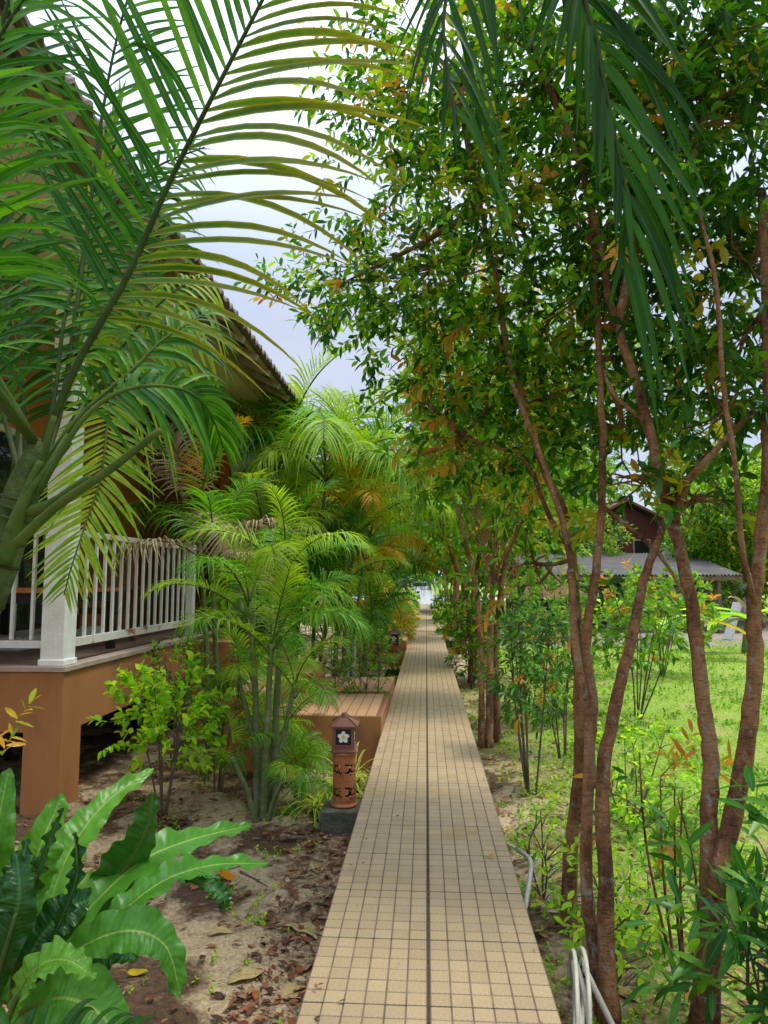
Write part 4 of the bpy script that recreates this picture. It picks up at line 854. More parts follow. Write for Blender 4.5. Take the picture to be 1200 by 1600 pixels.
def tree(name, label, base, stems, blobs, seed, L=.076, W=.030, nl=12, group='eugenia trees along the right of the path', key='leaf', bark='bark', new=.04, yellow=.05, tw=.24, cat='tree', nsub=8, sag=.25, airy=1.0):
    """stems: list of [points], r0, r1; blobs: (centre, (rx,ry,rz), n_sprays)"""
    rs = np.random.RandomState(seed); t = thing(name, base, label, cat, group)
    sp_ = []
    for pts, r0, r1 in stems:
        n = max(10, len(pts)*5); P = smooth_path(pts, n); P[1:-1] += rs.normal(size=(n-2, 3))*r0*.07
        rr = np.linspace(r0, r1, n)*(1+.04*np.sin(np.arange(n)*1.7+seed)); rr = rr*(1+.45*np.exp(-np.linspace(0, 1, n)*22)); P[1:-1] += 0
        Geo().tube(P, rr, 10 if r0 > .02 else 6).build('trunk', M[bark], t, smooth=True); sp_.append(P)
    allp = np.concatenate(sp_); g = Geo(); tg = Geo()
    def mif(m):
        q = rs.rand(m); o = np.full(m, 1); o[q < new] = 2; o[(q >= new) & (q < new+yellow)] = 3; return o
    for c, r, n in blobs:
        n = max(6, int(n*airy))
        c = np.array(c, float); r = np.array(r, float)
        cand = allp[allp[:, 2] < c[2]+.2]; cand = cand if len(cand) else allp
        j = cand[np.argmin(np.linalg.norm((cand-c)*[1, 1, .8], axis=1))]
        mid = (j+c)/2+rs.normal(size=3)*.12*np.linalg.norm(c-j); limb = smooth_path([j, mid, c+[0, 0, r[2]*.3]], 10)
        Geo().tube(limb, np.linspace(min(.022, .012+.01*np.linalg.norm(c-j)), .007, 10), 6).build('limb', M[bark], t, smooth=True)
        q = rs.normal(size=(n, 3)); q = norm(q)*(rs.rand(n, 1)**.42); lump = 1+.25*np.sin(q[:, :1]*5+seed)*np.cos(q[:, 2:3]*4+1)
        C = c+q*r*lump; A = q*r/np.max(r)*1.0+rs.normal(size=(n, 3))*.45+[0, 0, .12]
        for i in range(0, n, max(1, n//nsub)):
            p0 = limb[rs.randint(4, 10)]; m_ = (p0+C[i])/2+rs.normal(size=3)*.05
            tg.tube(smooth_path([p0, m_, C[i]], 5), np.linspace(.006, .003, 5), 4, cap=False)
        sprays(g, C, A, nl, L, W, mif, rs, tw=tw, sag=sag)
    if tg.n: tg.build('twigs', M[bark], t, kind='stuff')
    g.build('crown', [M[bark], M[key], M['leaf_new'], M['leaf_yellow']], t)
    return t
def P_(*a_): return at(*a_)
# first tree: three stems rising together right of the path
tree('eugenia_tree', 'three stemmed tree with red brown bark nearest the path edge', (.75, 3.4, GZ), [
    ([np.append(onz(890, 1445, GZ)[:2], GZ-.03), P_(892, 1330, 3.88), P_(906, 1200, 3.82), P_(905, 1080, 3.8), P_(898, 960, 3.8), P_(890, 830, 3.8), P_(858, 750, 3.85), P_(820, 640, 3.9), P_(792, 540, 3.9), P_(772, 420, 3.85), P_(740, 280, 3.8)], .038, .012),
    ([P_(945, 1590, 3.1), P_(926, 1460, 3.13), P_(916, 1380, 3.16), P_(920, 1200, 3.2), P_(926, 1100, 3.25), P_(916, 1000, 3.3), P_(932, 890, 3.35), P_(941, 760, 3.4), P_(940, 640, 3.45), P_(934, 500, 3.5), P_(925, 350, 3.5), P_(900, 180, 3.5)], .029, .012),
    ([P_(952, 1600, 3.02), P_(946, 1400, 3.05), P_(942, 1215, 3.1), P_(964, 1090, 3.12), P_(985, 1000, 3.15), P_(1008, 900, 3.2), P_(1034, 830, 3.25), P_(1062, 770, 3.3), P_(1110, 700, 3.4)], .034, .011),
    ([P_(924, 1230, 3.19), P_(918, 1120, 3.22), P_(899, 1010, 3.25), P_(893, 900, 3.3), P_(880, 820, 3.35), P_(840, 700, 3.4), P_(800, 600, 3.4)], .022, .01),
    ([P_(893, 860, 3.8), P_(860, 810, 3.85), P_(820, 720, 3.9), P_(760, 695, 4.0), P_(722, 680, 4.1)], .016, .006),
    ([P_(940, 790, 3.4), P_(990, 830, 3.3), P_(1040, 880, 3.2), P_(1085, 960, 3.15)], .012, .006)],
    [(P_(760, 420, 3.9), (.65, .6, .6), 200), (P_(645, 260, 4.2), (.5, .6, .55), 150), (P_(680, 120, 4.0), (.65, .6, .5), 180), (P_(860, 250, 3.8), (.6, .6, .55), 170), (P_(820, 60, 3.6), (.6, .6, .5), 150),
     (P_(760, 620, 4.3), (.5, .5, .45), 130), (P_(870, 520, 4.0), (.5, .5, .5), 110), (P_(545, 455, 4.6), (.5, .35, .26), 95), (P_(650, 470, 4.6), (.45, .4, .35), 90), (P_(720, 700, 4.3), (.34, .4, .2), 30), (P_(830, 890, 3.7), (.22, .2, .14), 14), (P_(850, 700, 4.2), (.35, .4, .3), 60), (P_(930, 620, 4.4), (.4, .4, .3), 60), (P_(700, 560, 4.6), (.4, .4, .4), 70)], 31, new=.05, yellow=.07, airy=.98)
# second tree: forked trunk at the right
tree('eugenia_tree', 'tree with a forked trunk near the right edge, dark at its base', (1.15, 3.05, GZ), [
    ([P_(1092, 1640, 3.0), P_(1098, 1560, 3.0), P_(1108, 1400, 3.02), P_(1108, 1280, 3.05), P_(1112, 1180, 3.08), P_(1100, 1110, 3.1), P_(1086, 990, 3.15), P_(1070, 890, 3.2), P_(1040, 780, 3.25), P_(1012, 660, 3.3), P_(985, 570, 3.35), P_(955, 480, 3.4), P_(935, 370, 3.4), P_(900, 240, 3.4), P_(850, 120, 3.4)], .040, .013),
    ([P_(1100, 1600, 2.98), P_(1120, 1380, 2.98), P_(1150, 1260, 3.0), P_(1168, 1140, 3.0), P_(1180, 1030, 3.0), P_(1178, 940, 3.0), P_(1192, 820, 3.0), P_(1200, 700, 3.0), P_(1198, 500, 3.05), P_(1190, 300, 3.1)], .041, .018),
    ([P_(1052, 815, 3.22), P_(1070, 760, 3.2), P_(1100, 725, 3.15), P_(1130, 690, 3.15), P_(1180, 640, 3.1)], .022, .01),
    ([P_(1190, 980, 3.0), P_(1160, 860, 2.95), P_(1150, 740, 2.95), P_(1130, 600, 2.95), P_(1120, 450, 2.95), P_(1090, 320, 3.0)], .013, .008),
    ([P_(1012, 665, 3.3), P_(985, 640, 3.35), P_(955, 610, 3.4), P_(940, 560, 3.5)], .014, .006),
    ([P_(965, 510, 3.4), P_(985, 400, 3.4), P_(1000, 280, 3.4), P_(1010, 120, 3.4)], .022, .012)],
    [(P_(1010, 330, 3.5), (.5, .5, .5), 120), (P_(1130, 200, 3.3), (.55, .5, .5), 130), (P_(1000, 90, 3.4), (.55, .5, .45), 130), (P_(1150, 430, 3.4), (.42, .5, .4), 80), (P_(1180, 20, 3.2), (.5, .5, .4), 90),
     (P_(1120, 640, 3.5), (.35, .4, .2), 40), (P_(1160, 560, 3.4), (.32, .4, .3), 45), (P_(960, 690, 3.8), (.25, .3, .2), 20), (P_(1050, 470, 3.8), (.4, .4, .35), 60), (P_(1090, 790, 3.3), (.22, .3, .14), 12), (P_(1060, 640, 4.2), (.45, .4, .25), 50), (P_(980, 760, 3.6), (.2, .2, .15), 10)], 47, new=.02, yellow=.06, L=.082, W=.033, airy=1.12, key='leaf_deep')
T3B = onz(765, 1165, GZ)
tree('eugenia_tree', 'slim three stemmed tree whose trunk fans into many thin branches', (T3B[0], T3B[1], GZ), [
    ([np.append(onz(752, 1168, GZ)[:2], GZ-.03), P_(752, 1050, 7.8), P_(745, 930, 7.8), P_(728, 850, 7.8), P_(712, 790, 7.8)], .036, .014),
    ([np.append(onz(764, 1168, GZ)[:2], GZ-.03), P_(766, 1000, 7.8), P_(770, 900, 7.8), P_(758, 830, 7.8), P_(735, 760, 7.8), P_(720, 650, 7.8)], .04, .014),
    ([np.append(onz(777, 1160, GZ)[:2], GZ-.03), P_(776, 1000, 7.9), P_(786, 900, 7.9), P_(800, 850, 7.9), P_(830, 780, 7.9), P_(850, 650, 7.9)], .038, .014)]
    + [([P_(770+RND.uniform(-8, 10), 900+RND.uniform(-30, 20), 7.8), P_(770+dx*.4, 850, 7.8), P_(770+dx, 770+abs(dx)*.1, 7.8), P_(770+dx*1.3, 700, 7.8)], .014, .006) for dx in (-62, -48, -36, -25, -14, -4, 8, 20, 34, 50, 66)],
    [(P_(760, 640, 7.9), (1.0, 1.0, .8), 260), (P_(700, 720, 8.0), (.5, .8, .5), 110), (P_(840, 700, 7.9), (.7, .8, .6), 130), (P_(690, 560, 8.4), (.7, .8, .7), 170), (P_(820, 520, 8.2), (.9, .8, .8), 180), (P_(800, 800, 7.8), (.4, .5, .25), 40), (P_(900, 600, 8.0), (.8, .8, .6), 120)], 53, L=.10, W=.042, new=.07, yellow=.06, key='leaf_far', airy=.85)
def row_tree(px, py, Y, hgt, seed, label, spread=1.6, n=150, key='leaf', new=.08):
    b_ = onz(px, py, GZ); b_ = np.array([b_[0], Y, GZ]); rs = np.random.RandomState(seed)
    st = []
    for i in range(3):
        o = rs.normal(size=3)*.1; o[2] = 0; st.append(([b_+o, b_+o*1.4+[0, 0, hgt*.3], b_+o*3+[rs.normal()*.2, 0, hgt*.55], b_+o*6+[rs.normal()*.5, rs.normal()*.4, hgt*.8]], .055, .02))
    bl = [((b_+[rs.normal()*spread*.45, rs.normal()*spread*.5, hgt*f]), (spread*q, spread*q, hgt*.17), int(n*q*1.5)) for f, q in ((.55, .6), (.68, .8), (.8, .8), (.9, .65), (.62, .7), (1.0, .4))]
    tree('eugenia_tree', label, b_, st, bl, seed, L=.05+.008*Y*.6, W=.022+.004*Y*.6, nl=9, new=new, key=key, tw=.3)
row_tree(742, 1060, 12.6, 4.6, 61, 'tree beyond the fan branched one, beside an orange tipped bush', 1.4, 190, 'leaf_far')
row_tree(724, 1020, 17.5, 5.0, 62, 'dense crowned tree farther along the right of the path', 1.6, 170, 'leaf_far')
row_tree(712, 990, 24.0, 5.6, 63, 'distant tree leaning its leaves over the right of the path', 1.8, 150, 'leaf_far', .14)
row_tree(700, 968, 32.0, 6.0, 64, 'last tree of the row on the right, near the ramp', 2.0, 150, 'leaf_far', .2)

def far_tree(x, y, h, r, seed, label, key='leaf_far', n=260, L=.3):
    b_ = np.array([x, y, GZ]); rs = np.random.RandomState(seed)
    bl = [(b_+[rs.uniform(-1, 1)*r*.7, rs.uniform(-1, 1)*r*.7, h*f], (r*.62, r*.62, h*.2), n) for f in (.35, .5, .62, .75, .88)]
    tree('broadleaf_tree', label, b_, [([b_, b_+[.1, 0, h*.4], b_+[.3, .2, h*.8]], .14, .05)], bl, seed, L=L, W=L*.45, nl=8, group='trees beyond the lawn and path', key=key, bark='bark_grey', new=.01, yellow=.06, tw=.6)
far_tree(3.5, 34, 9, 3.2, 71, 'round green tree behind the garden shelter')
far_tree(7.6, 41, 8.5, 3.0, 72, 'pale green tree showing above the shed roof left of the red house')
far_tree(13.6, 31, 6.5, 3.0, 73, 'dark leafed tree right of the red house', 'leaf', L=.26)
far_tree(17.5, 36, 9, 3.5, 74, 'tree at the far right behind the shed', L=.34)
far_tree(6.0, 30.5, 5.2, 1.9, 83, 'bushy tree rising between the shed roof and the red house', L=.2)
far_tree(11.8, 28.5, 5.4, 2.2, 84, 'dark green tree crowding the right end of the shed', 'leaf', L=.2)
far_tree(9.2, 44, 9.5, 3.2, 85, 'tall crown rising straight behind the red house', L=.3)
far_tree(-2.6, 33, 7.5, 2.6, 75, 'light green tree behind the farthest palm on the left')
far_tree(-3.8, 20, 5.2, 1.8, 76, 'leafy tree standing behind the left palms', L=.2)
far_tree(2.9, 50, 9, 3.2, 77, 'tall tree past the ramp on the right', L=.4)
far_tree(-3.4, 50, 9, 3.0, 78, 'tall tree past the ramp on the left', L=.4)
far_tree(.4, 84, 12, 5, 79, 'pale tree closing the view behind the white car', L=.7)
far_tree(-9, 86, 12, 5, 80, 'broad tree far beyond the car on its left', L=.7)
far_tree(11, 60, 9, 5, 81, 'broad tree deep behind the red house', L=.5)
far_tree(21, 52, 10, 6, 82, 'wide tree deep behind the right side of the shed', L=.5)

# ------------------------------------------------------------------ shrubs
def shrub(label, base, h, r, n, key, L, W, seed, stems=4, prof='leaf', single=0, nl=9, sag=.15, newmi=0, cat='shrub', group=None, low=.3, bark='stick', tipkey='leaf_new', flat=1.0, tw=.12):
    rs = np.random.RandomState(seed); base = np.array(base, float); t = thing('shrub', base, label, cat, group)
    tips = []
    for i in range(stems):
        a_ = rs.uniform(0, 6.28); q = rs.uniform(.2, .8)*r; e_ = base+[q*math.cos(a_), q*math.sin(a_), h*rs.uniform(.7, .95)]
        P = smooth_path([base+[.03*math.cos(a_), .03*math.sin(a_), -.02], (base+e_)/2+rs.normal(size=3)*.04, e_], 10)
        Geo().tube(P, np.linspace(.008, .003, 10)*(.6+h*.4), 6).build('stem', M[bark], t, smooth=True); tips.append(P)
    tp = np.concatenate(tips); g = Geo(); tg = Geo()
    q = norm(rs.normal(size=(n, 3)))*(rs.rand(n, 1)**.4); C = base+[0, 0, h*(low+1)/2]+q*[r, r, h*(1-low)/2*flat]
    for i in range(0, n, 2):
        j = tp[np.argmin(np.linalg.norm(tp-C[i]-[0, 0, -.08], axis=1))]; tg.tube([j, (j+C[i])/2+[0, 0, .01], C[i]], [.0035, .003, .0018], 4, cap=False)
    tg.build('twigs', M[bark], t, kind='stuff')
    A = q+[0, 0, .5]+rs.normal(size=(n, 3))*.3
    mf = lambda m: np.where(rs.rand(m) < newmi, 2, 1)
    if single:
        ns = min(n, single//nl); V, Q, UV = blades(np.zeros((1, 3)), [[1, 0, 0]], [[0, 0, 1]], 1, W/L, .15, k=5, fold=.25, prof=prof); me = Geo().add(V, Q, uv=UV).mesh('leaf', M[key])
        order = np.argsort(C[:, 1])[:ns]
        for i in order:
            ax = Vector(A[i]).normalized()
            for j in range(nl):
                b2 = Vector(C[i])+ax*tw*(j+1)/nl; d = (ax*(.3+.5*j/nl)+Vector(rs.normal(size=3)).normalized()*.8+Vector((0, 0, -sag))).normalized()
                nn = Vector(rs.normal(size=3)*.35+[0, 0, 1]); sv = nn.cross(d).normalized(); nn = d.cross(sv); s_ = L*rs.uniform(.7, 1.15)
                o = link(bpy.data.objects.new('leaf', me)); o.matrix_basis = Matrix.Translation(b2) @ Matrix((d, sv, nn)).transposed().to_4x4() @ Matrix.Diagonal((s_, s_, s_, 1)); adopt(o, t)
        rest = np.setdiff1d(np.arange(n), order); C = C[rest]; A = A[rest]
    if len(C):
        sprays(g, C, A, nl, L, W, mf, rs, tw=tw, sag=sag, prof=prof, k=5 if L > .1 else 4)
        g.build('foliage', [M[bark], M[key], M[tipkey]], t, kind='stuff')
    return t
b1 = onz(255, 1275, GZ)
shrub('bright lime green shrub with small oval leaves before the dark space under the porch', (b1[0], b1[1], GZ), 1.12, .42, 120, 'leaf_bright', .068, .044, 101, stems=6, prof='ovate', single=279, nl=9, low=.30)
shrub('darker thin leaved shrub between the lime shrub and the palm clump', (-1.72, 5.95, GZ), 1.15, .33, 90, 'leaf_long', .06, .018, 102, stems=5, low=.15)
shrub('straggly shrub behind the palm clump near the house pillar', (-2.3, 6.6, GZ), 1.2, .35, 80, 'leaf', .06, .024, 103, stems=4, low=.2)
shrub('slim pale leaved shrub standing between the two tiled steps, nearer the path', (-.68, 8.15, GZ), 1.15, .30, 110, 'leaf_far', .045, .018, 104, stems=3, low=.45)
shrub('slim variegated shrub between the steps, left of the pale one', (-1.06, 8.14, GZ), 1.05, .26, 80, 'leaf_far', .045, .02, 105, stems=3, low=.4, newmi=.05)
shrub('yellow green croton hedge plant beside the path beyond the second lantern', (-.85, 17.0, GZ), 1.2, .5, 140, 'croton', .12, .05, 106, stems=5, low=.1)
shrub('yellowish bush crowding the path edge beyond the distant step', (-.80, 20.5, GZ), 1.3, .5, 140, 'croton', .13, .055, 107, stems=5, low=.1)
shrub('green bush filling the gap behind the second lantern', (-1.1, 13.9, GZ), 1.3, .55, 140, 'leaf_far', .1, .045, 108, stems=5, low=.1)
shrub('orange flowered shrub under the dark palms', (-1.25, 14.2, .6), 1.0, .5, 60, 'croton', .1, .05, 109, stems=4, low=.3)
shrub('light bush far along the left of the path', (-.9, 27, GZ), 1.5, .6, 120, 'leaf_bright', .16, .07, 110, low=.05)
shrub('multi stemmed shrub of tiny leaves between the fan tree and the near trees', (.84, 6.0, GZ), 1.65, .34, 140, 'leaf_long', .075, .024, 111, stems=7, low=.35, newmi=.05, bark='bark_grey')
shrub('shrub with orange young leaves on top, in front of the shelter', (1.35, 7.4, GZ), 1.5, .32, 90, 'leaf', .07, .026, 112, stems=5, low=.25, newmi=.22)
b2 = onz(742, 1062, GZ)
shrub('bush with orange and pink new leaves beside the second row tree', (b2[0]-.1, 12.0, GZ), 1.6, .42, 170, 'leaf', .10, .042, 113, stems=5, low=.08, newmi=.12)
shrub('dark rounded bush on the right of the path far ahead', (1.0, 19.5, GZ), 1.15, .8, 200, 'leaf', .14, .06, 114, stems=5, low=0)
shrub('second dark bush right of the path close to the ramp', (1.1, 26, GZ), 1.4, .9, 200, 'leaf', .17, .075, 115, stems=5, low=0)
shrub('leggy shrub screening the shed, right of the three stemmed tree', (2.6, 9.2, GZ), 1.9, .7, 120, 'leaf_far', .1, .045, 118, stems=6, low=.35, bark='bark_grey', newmi=.05)
shrub('leafy shrub left of the three stemmed tree, in front of the garden shelter', (1.7, 9.8, GZ), 2.0, .6, 130, 'leaf_far', .1, .04, 119, stems=6, low=.2, bark='bark_grey', newmi=.06)
shrub('wide leafy bush partly hiding the shed, nearest the banana plants', (4.3, 13.5, GZ), 2.0, 1.0, 150, 'leaf_far', .14, .06, 128, stems=6, low=.2, bark='bark_grey', newmi=.05)
shrub('knee high green weed clump between the trunks', (1.45, 5.4, GZ), .75, .42, 70, 'leaf_bright', .06, .026, 116, stems=4, low=0)
shrub('small bush with dark red tinged leaves behind the near trees', (1.25, 8.9, GZ), .8, .4, 80, 'leaf_long', .08, .03, 117, low=0)
# long leaved saplings at the lower right
shrub('leafy sapling with long lance shaped leaves at the foot of the forked tree', (1.14, 2.62, GZ), .95, .36, 75, 'leaf_long', .13, .030, 121, stems=5, single=280, nl=7, low=0, sag=.25, bark='bark_grey', tw=.14)
shrub('taller sapling with long leaves at the right edge of the view', (1.50, 2.5, GZ), 1.25, .36, 65, 'leaf_long', .14, .034, 122, stems=4, nl=7, low=0, sag=.2, newmi=.08, bark='bark_grey', tw=.14)
shrub('thin sapling tipped with pinkish orange young leaves', (1.10, 3.3, GZ), 1.1, .30, 16, 'leaf_long', .11, .024, 123, stems=5, nl=6, low=.3, sag=.1, newmi=.65, bark='bark')
shrub('low green weed with glossy leaves by the hose', (.80, 3.3, GZ), .32, .2, 35, 'leaf_bright', .05, .024, 124, stems=4, nl=7, low=0)
shrub('slender green weed growing against the path edge', (.66, 4.15, GZ), .55, .14, 40, 'leaf_bright', .045, .02, 125, stems=3, nl=8, low=0)
shrub('small leafy weed under the first tree', (.95, 3.75, GZ), .4, .3, 50, 'leaf_bright', .055, .025, 126, stems=4, nl=7, low=0)
p = at(8, 1110, 3.0)
shrub('croton twig with yellow and orange leaves at the left edge', (p[0]-.12, 3.0, GZ), 1.30, .15, 12, 'croton', .10, .028, 127, stems=3, nl=8, low=.55, sag=0)

def tuft(label, base, n, L, W, key, seed, up=.9, droop=.8, group=None, single=False, name='spider_plant', cat='plant'):
    rs = np.random.RandomState(seed); t = thing(name, base, label, cat, group); a_ = rs.uniform(0, 6.28, n); el = rs.uniform(.5, 1.4, n)*up
    d = np.stack([np.cos(a_)*np.cos(el), np.sin(a_)*np.cos(el), np.sin(el)], -1); b_ = np.array(base)+np.stack([rs.normal(size=n)*.025, rs.normal(size=n)*.025, np.zeros(n)], -1)
    ll = L*rs.uniform(.6, 1.1, n)
    for i in range(n):
        V, Q, UV = blades(b_[i:i+1], d[i:i+1], [[0, 0, 1]], ll[i], W, droop*rs.uniform(.5, 1.1), k=9, fold=.35, prof='grass'); Geo().add(V, Q, uv=UV).build('leaf', M[key], t)
tuft('yellow striped grassy plant spilling over the path behind the lantern', (-.60, 5.75, GZ+.1), 70, .72, .030, 'spider', 131, group='striped grassy plants')
tuft('pale striped grassy plant left of the lantern', (-.84, 5.55, GZ+.02), 60, .58, .026, 'spider', 132, group='striped grassy plants')
tuft('striped grassy plant in the gap by the palm foot', (-1.0, 5.4, GZ), 26, .36, .016, 'palm', 133, group='striped grassy plants')
# banana plants across the lawn
def banana(px, py, Y, label, seed, leaves):
    b_ = at(px, py, Y); b_[2] = GZ; t = thing('banana_plant', b_, label, 'banana plant', 'banana plants by the shed'); rs = np.random.RandomState(seed)
    Geo().tube(smooth_path([b_, b_+[.05, 0, .5], b_+[.1, 0, .95]], 8), np.linspace(.12, .06, 8), 10).build('stem', M['palmstem'], t, smooth=True)
    for (dx, dz, L, key) in leaves:
        d = np.array([[dx, rs.uniform(-.5, .2), dz]]); V, Q, UV = blades([b_+[.1, 0, .85]], d, [[0, 0, 1]], L, .5, .45, k=12, fold=.2, prof='leaf'); Geo().add(V, Q, uv=UV).build('leaf', M[key], t)
banana(950, 985, 19.5, 'banana plant with broad pale leaves left of the clay jar', 141, [(-1, .5, 1.5, 'leaf_bright'), (.9, .55, 1.7, 'leaf_bright'), (.3, .9, 1.3, 'leaf_bright'), (1, .1, 1.6, 'leaf_yellow'), (-.5, .8, 1.2, 'leaf_bright')])
banana(1090, 1000, 16.5, 'banana plant with wide pale green leaves before the middle of the shed', 144, [(-1, .5, 1.5, 'leaf_bright'), (1, .5, 1.6, 'leaf_bright'), (-.9, .1, 1.3, 'leaf_bright'), (.9, .05, 1.3, 'leaf_yellow'), (.1, 1, 1.2, 'leaf_bright')])
banana(1165, 1000, 18.0, 'banana plant with torn yellowing leaves at the right', 142, [(-1, .55, 1.9, 'leaf_bright'), (-1, .2, 1.7, 'palm_dry'), (-.8, -.05, 1.4, 'leaf_yellow'), (-.4, 1, 1.3, 'palm_dry'), (.8, .6, 1.4, 'leaf_bright'), (-1, .35, 1.5, 'leaf_bright')])
banana(1035, 1000, 20.5, 'low banana plant right in front of the shed posts', 143, [(-1, .4, 1.2, 'leaf_bright'), (.9, .4, 1.3, 'leaf_bright'), (.2, 1, 1.0, 'leaf_bright')])

# ------------------------------------------------------------------ bird's nest fern, lower left
def fern_frond(t, pts, w, key, seed, roll=0, wave=1.0, label=None):
    rs = np.random.RandomState(seed); n = 70; P = px_path(pts, n); T = norm(np.gradient(P, axis=0))
    view = norm(CAM[None]-P); s_ = norm(np.cross(T, view)*math.cos(roll)+view*math.sin(roll)+np.array([0, 0, .0])); s_ = norm(s_-T*np.sum(s_*T, 1, keepdims=True)); nn = np.cross(s_, T)
    nn = np.where(nn[:, 2:3] < 0, -nn, nn)
    u = np.linspace(0, 1, n); prof = (np.clip(.25+u*1.5, 0, 1)*np.clip((1-u)*2.3, .01, 1)**.65)*(1+.02*np.sin(u*37+seed)); V = []; UV = []
    cols = np.linspace(-1, 1, 9); ph = rs.uniform(0, 6)
    for i in range(n):
        for c in cols:
            off = c*w/2*prof[i]; e_ = abs(c)**2.2
            wv = wave*.009*e_*math.sin(u[i]*62+ph+c*1.3)+wave*.008*e_*math.sin(u[i]*25+ph*2+(c > 0)*2)
            V.append(P[i]+s_[i]*off*(1-.02*e_*math.sin(u[i]*50+ph))+nn[i]*(abs(c)*.22*w/2*prof[i]*1.1+wv)+nn[i]*.0015*math.cos(c*40)); UV.append(((c+1)/2, u[i]))
    m = len(cols); Q = [(i*m+j, i*m+j+1, (i+1)*m+j+1, (i+1)*m+j) for i in range(n-1) for j in range(m-1)]
    g = Geo().add(V, Q, uv=UV); o = g.build('frond', M[key], t, smooth=True, label=label)
    g = Geo(); g.tube(P-nn*.004, np.linspace(.008, .0015, n), 6); g.build('midrib', M['rachis'], o, smooth=True)
def fern():
    b_ = at(0, 1590, 2.15); base = np.array([b_[0], 2.15, GZ]); t = thing('birds_nest_fern', base, 'large wavy leaved fern rosette in the lower left corner', 'fern')
    Geo().lathe([(.0, 0), (.16, .0), (.20, .15), (.15, .30), (.07, .42), (0, .45)], base, 16).build('root_ball', M['stick'], t, smooth=True)
    F = [([(15, 1545, 2.15), (70, 1430, 2.2), (110, 1330, 2.35), (165, 1255, 2.5), (240, 1200, 2.7)], .125, 'fern', .5), ([(0, 1540, 2.1), (30, 1430, 2.1), (60, 1330, 2.1), (98, 1240, 2.2)], .15, 'fern', -.3),
         ([(-10, 1560, 2.2), (-15, 1420, 2.2), (-5, 1300, 2.2), (15, 1200, 2.3)], .13, 'fern', .2), ([(30, 1540, 2.15), (120, 1440, 2.2), (215, 1350, 2.4), (300, 1312, 2.6), (392, 1290, 2.8)], .15, 'fern', .75),
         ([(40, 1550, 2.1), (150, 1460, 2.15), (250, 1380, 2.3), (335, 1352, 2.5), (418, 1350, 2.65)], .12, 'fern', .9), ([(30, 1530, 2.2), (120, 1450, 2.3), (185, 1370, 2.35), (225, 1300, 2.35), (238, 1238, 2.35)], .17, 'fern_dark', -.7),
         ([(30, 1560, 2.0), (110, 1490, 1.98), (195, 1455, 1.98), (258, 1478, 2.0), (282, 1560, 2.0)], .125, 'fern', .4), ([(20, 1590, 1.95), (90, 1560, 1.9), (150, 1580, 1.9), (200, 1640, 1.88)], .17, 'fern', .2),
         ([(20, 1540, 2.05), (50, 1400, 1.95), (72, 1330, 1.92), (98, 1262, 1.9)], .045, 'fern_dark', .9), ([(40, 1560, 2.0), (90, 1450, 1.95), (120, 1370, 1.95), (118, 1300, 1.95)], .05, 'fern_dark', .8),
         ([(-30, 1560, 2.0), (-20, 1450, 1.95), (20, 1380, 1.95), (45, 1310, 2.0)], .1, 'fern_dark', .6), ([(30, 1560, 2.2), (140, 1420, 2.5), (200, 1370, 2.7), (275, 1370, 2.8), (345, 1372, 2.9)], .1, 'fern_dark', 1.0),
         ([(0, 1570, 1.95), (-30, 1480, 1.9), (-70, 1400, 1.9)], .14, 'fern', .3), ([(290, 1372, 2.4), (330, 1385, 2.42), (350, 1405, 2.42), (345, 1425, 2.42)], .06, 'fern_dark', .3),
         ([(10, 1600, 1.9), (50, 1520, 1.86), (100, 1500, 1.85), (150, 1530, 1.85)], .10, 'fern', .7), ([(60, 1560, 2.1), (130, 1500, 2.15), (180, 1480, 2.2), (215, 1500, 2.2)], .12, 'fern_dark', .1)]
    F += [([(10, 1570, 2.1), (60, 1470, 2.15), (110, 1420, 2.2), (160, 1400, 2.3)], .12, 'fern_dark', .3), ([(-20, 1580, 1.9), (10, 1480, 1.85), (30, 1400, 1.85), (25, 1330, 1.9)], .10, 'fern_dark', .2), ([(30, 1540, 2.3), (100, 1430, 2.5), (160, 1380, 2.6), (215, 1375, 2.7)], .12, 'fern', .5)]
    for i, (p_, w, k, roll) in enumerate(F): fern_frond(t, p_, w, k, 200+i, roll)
fern()
def low_frond():
    t = thing('low_palm_seedling', (at(60, 1750, 1.5)[0], 1.5, GZ), 'dark palm leaflets poking up along the bottom left corner', 'palm')
    big_frond(t, [(-60, 1720, 1.45), (20, 1660, 1.45), (110, 1640, 1.5), (200, 1650, 1.5), (270, 1690, 1.5)], 'palm_dark', .006, 16, .2, .018, False, n=20, ref=(0, -.3, 1), t0=.05, ang=(80, 60), lift=.9, droop=.45, seed=77)
low_frond()

# ------------------------------------------------------------------ ground cover: litter, lawn grass, weeds
def scatter(n, x0, x1, y0, y1, dens, rs):
    out = []
    while len(out) < n:
        x = rs.uniform(x0, x1, 4000); y = y0+(y1-y0)*rs.rand(4000)**1.5; k = dens(x, y) > rs.rand(4000); out += list(zip(x[k], y[k]))
    return np.array(out[:n])
def flat_leaves(P, L, W, rs, rise=.25, lift=.006):
    n = len(P); a_ = rs.uniform(0, 6.28, n); d = np.stack([np.cos(a_), np.sin(a_), rs.uniform(-.05, rise, n)], -1); b_ = np.stack([P[:, 0], P[:, 1], gh(P[:, 0], P[:, 1])+lift+rs.uniform(0, .012, n)], -1)
    nr = np.stack([rs.normal(size=n)*.3, rs.normal(size=n)*.3, np.ones(n)], -1); l = L*rs.uniform(.3, 1.25, n)
    return blades(b_, d, nr, l, l*W/L, rs.uniform(-.05, .15, n), k=4, fold=.35, prof='leaf')
rs = np.random.RandomState(5)
nz = lambda x, y: .5+.5*np.sin(x*3.1+np.cos(y*2.3)*2)*np.cos(y*1.9-x)
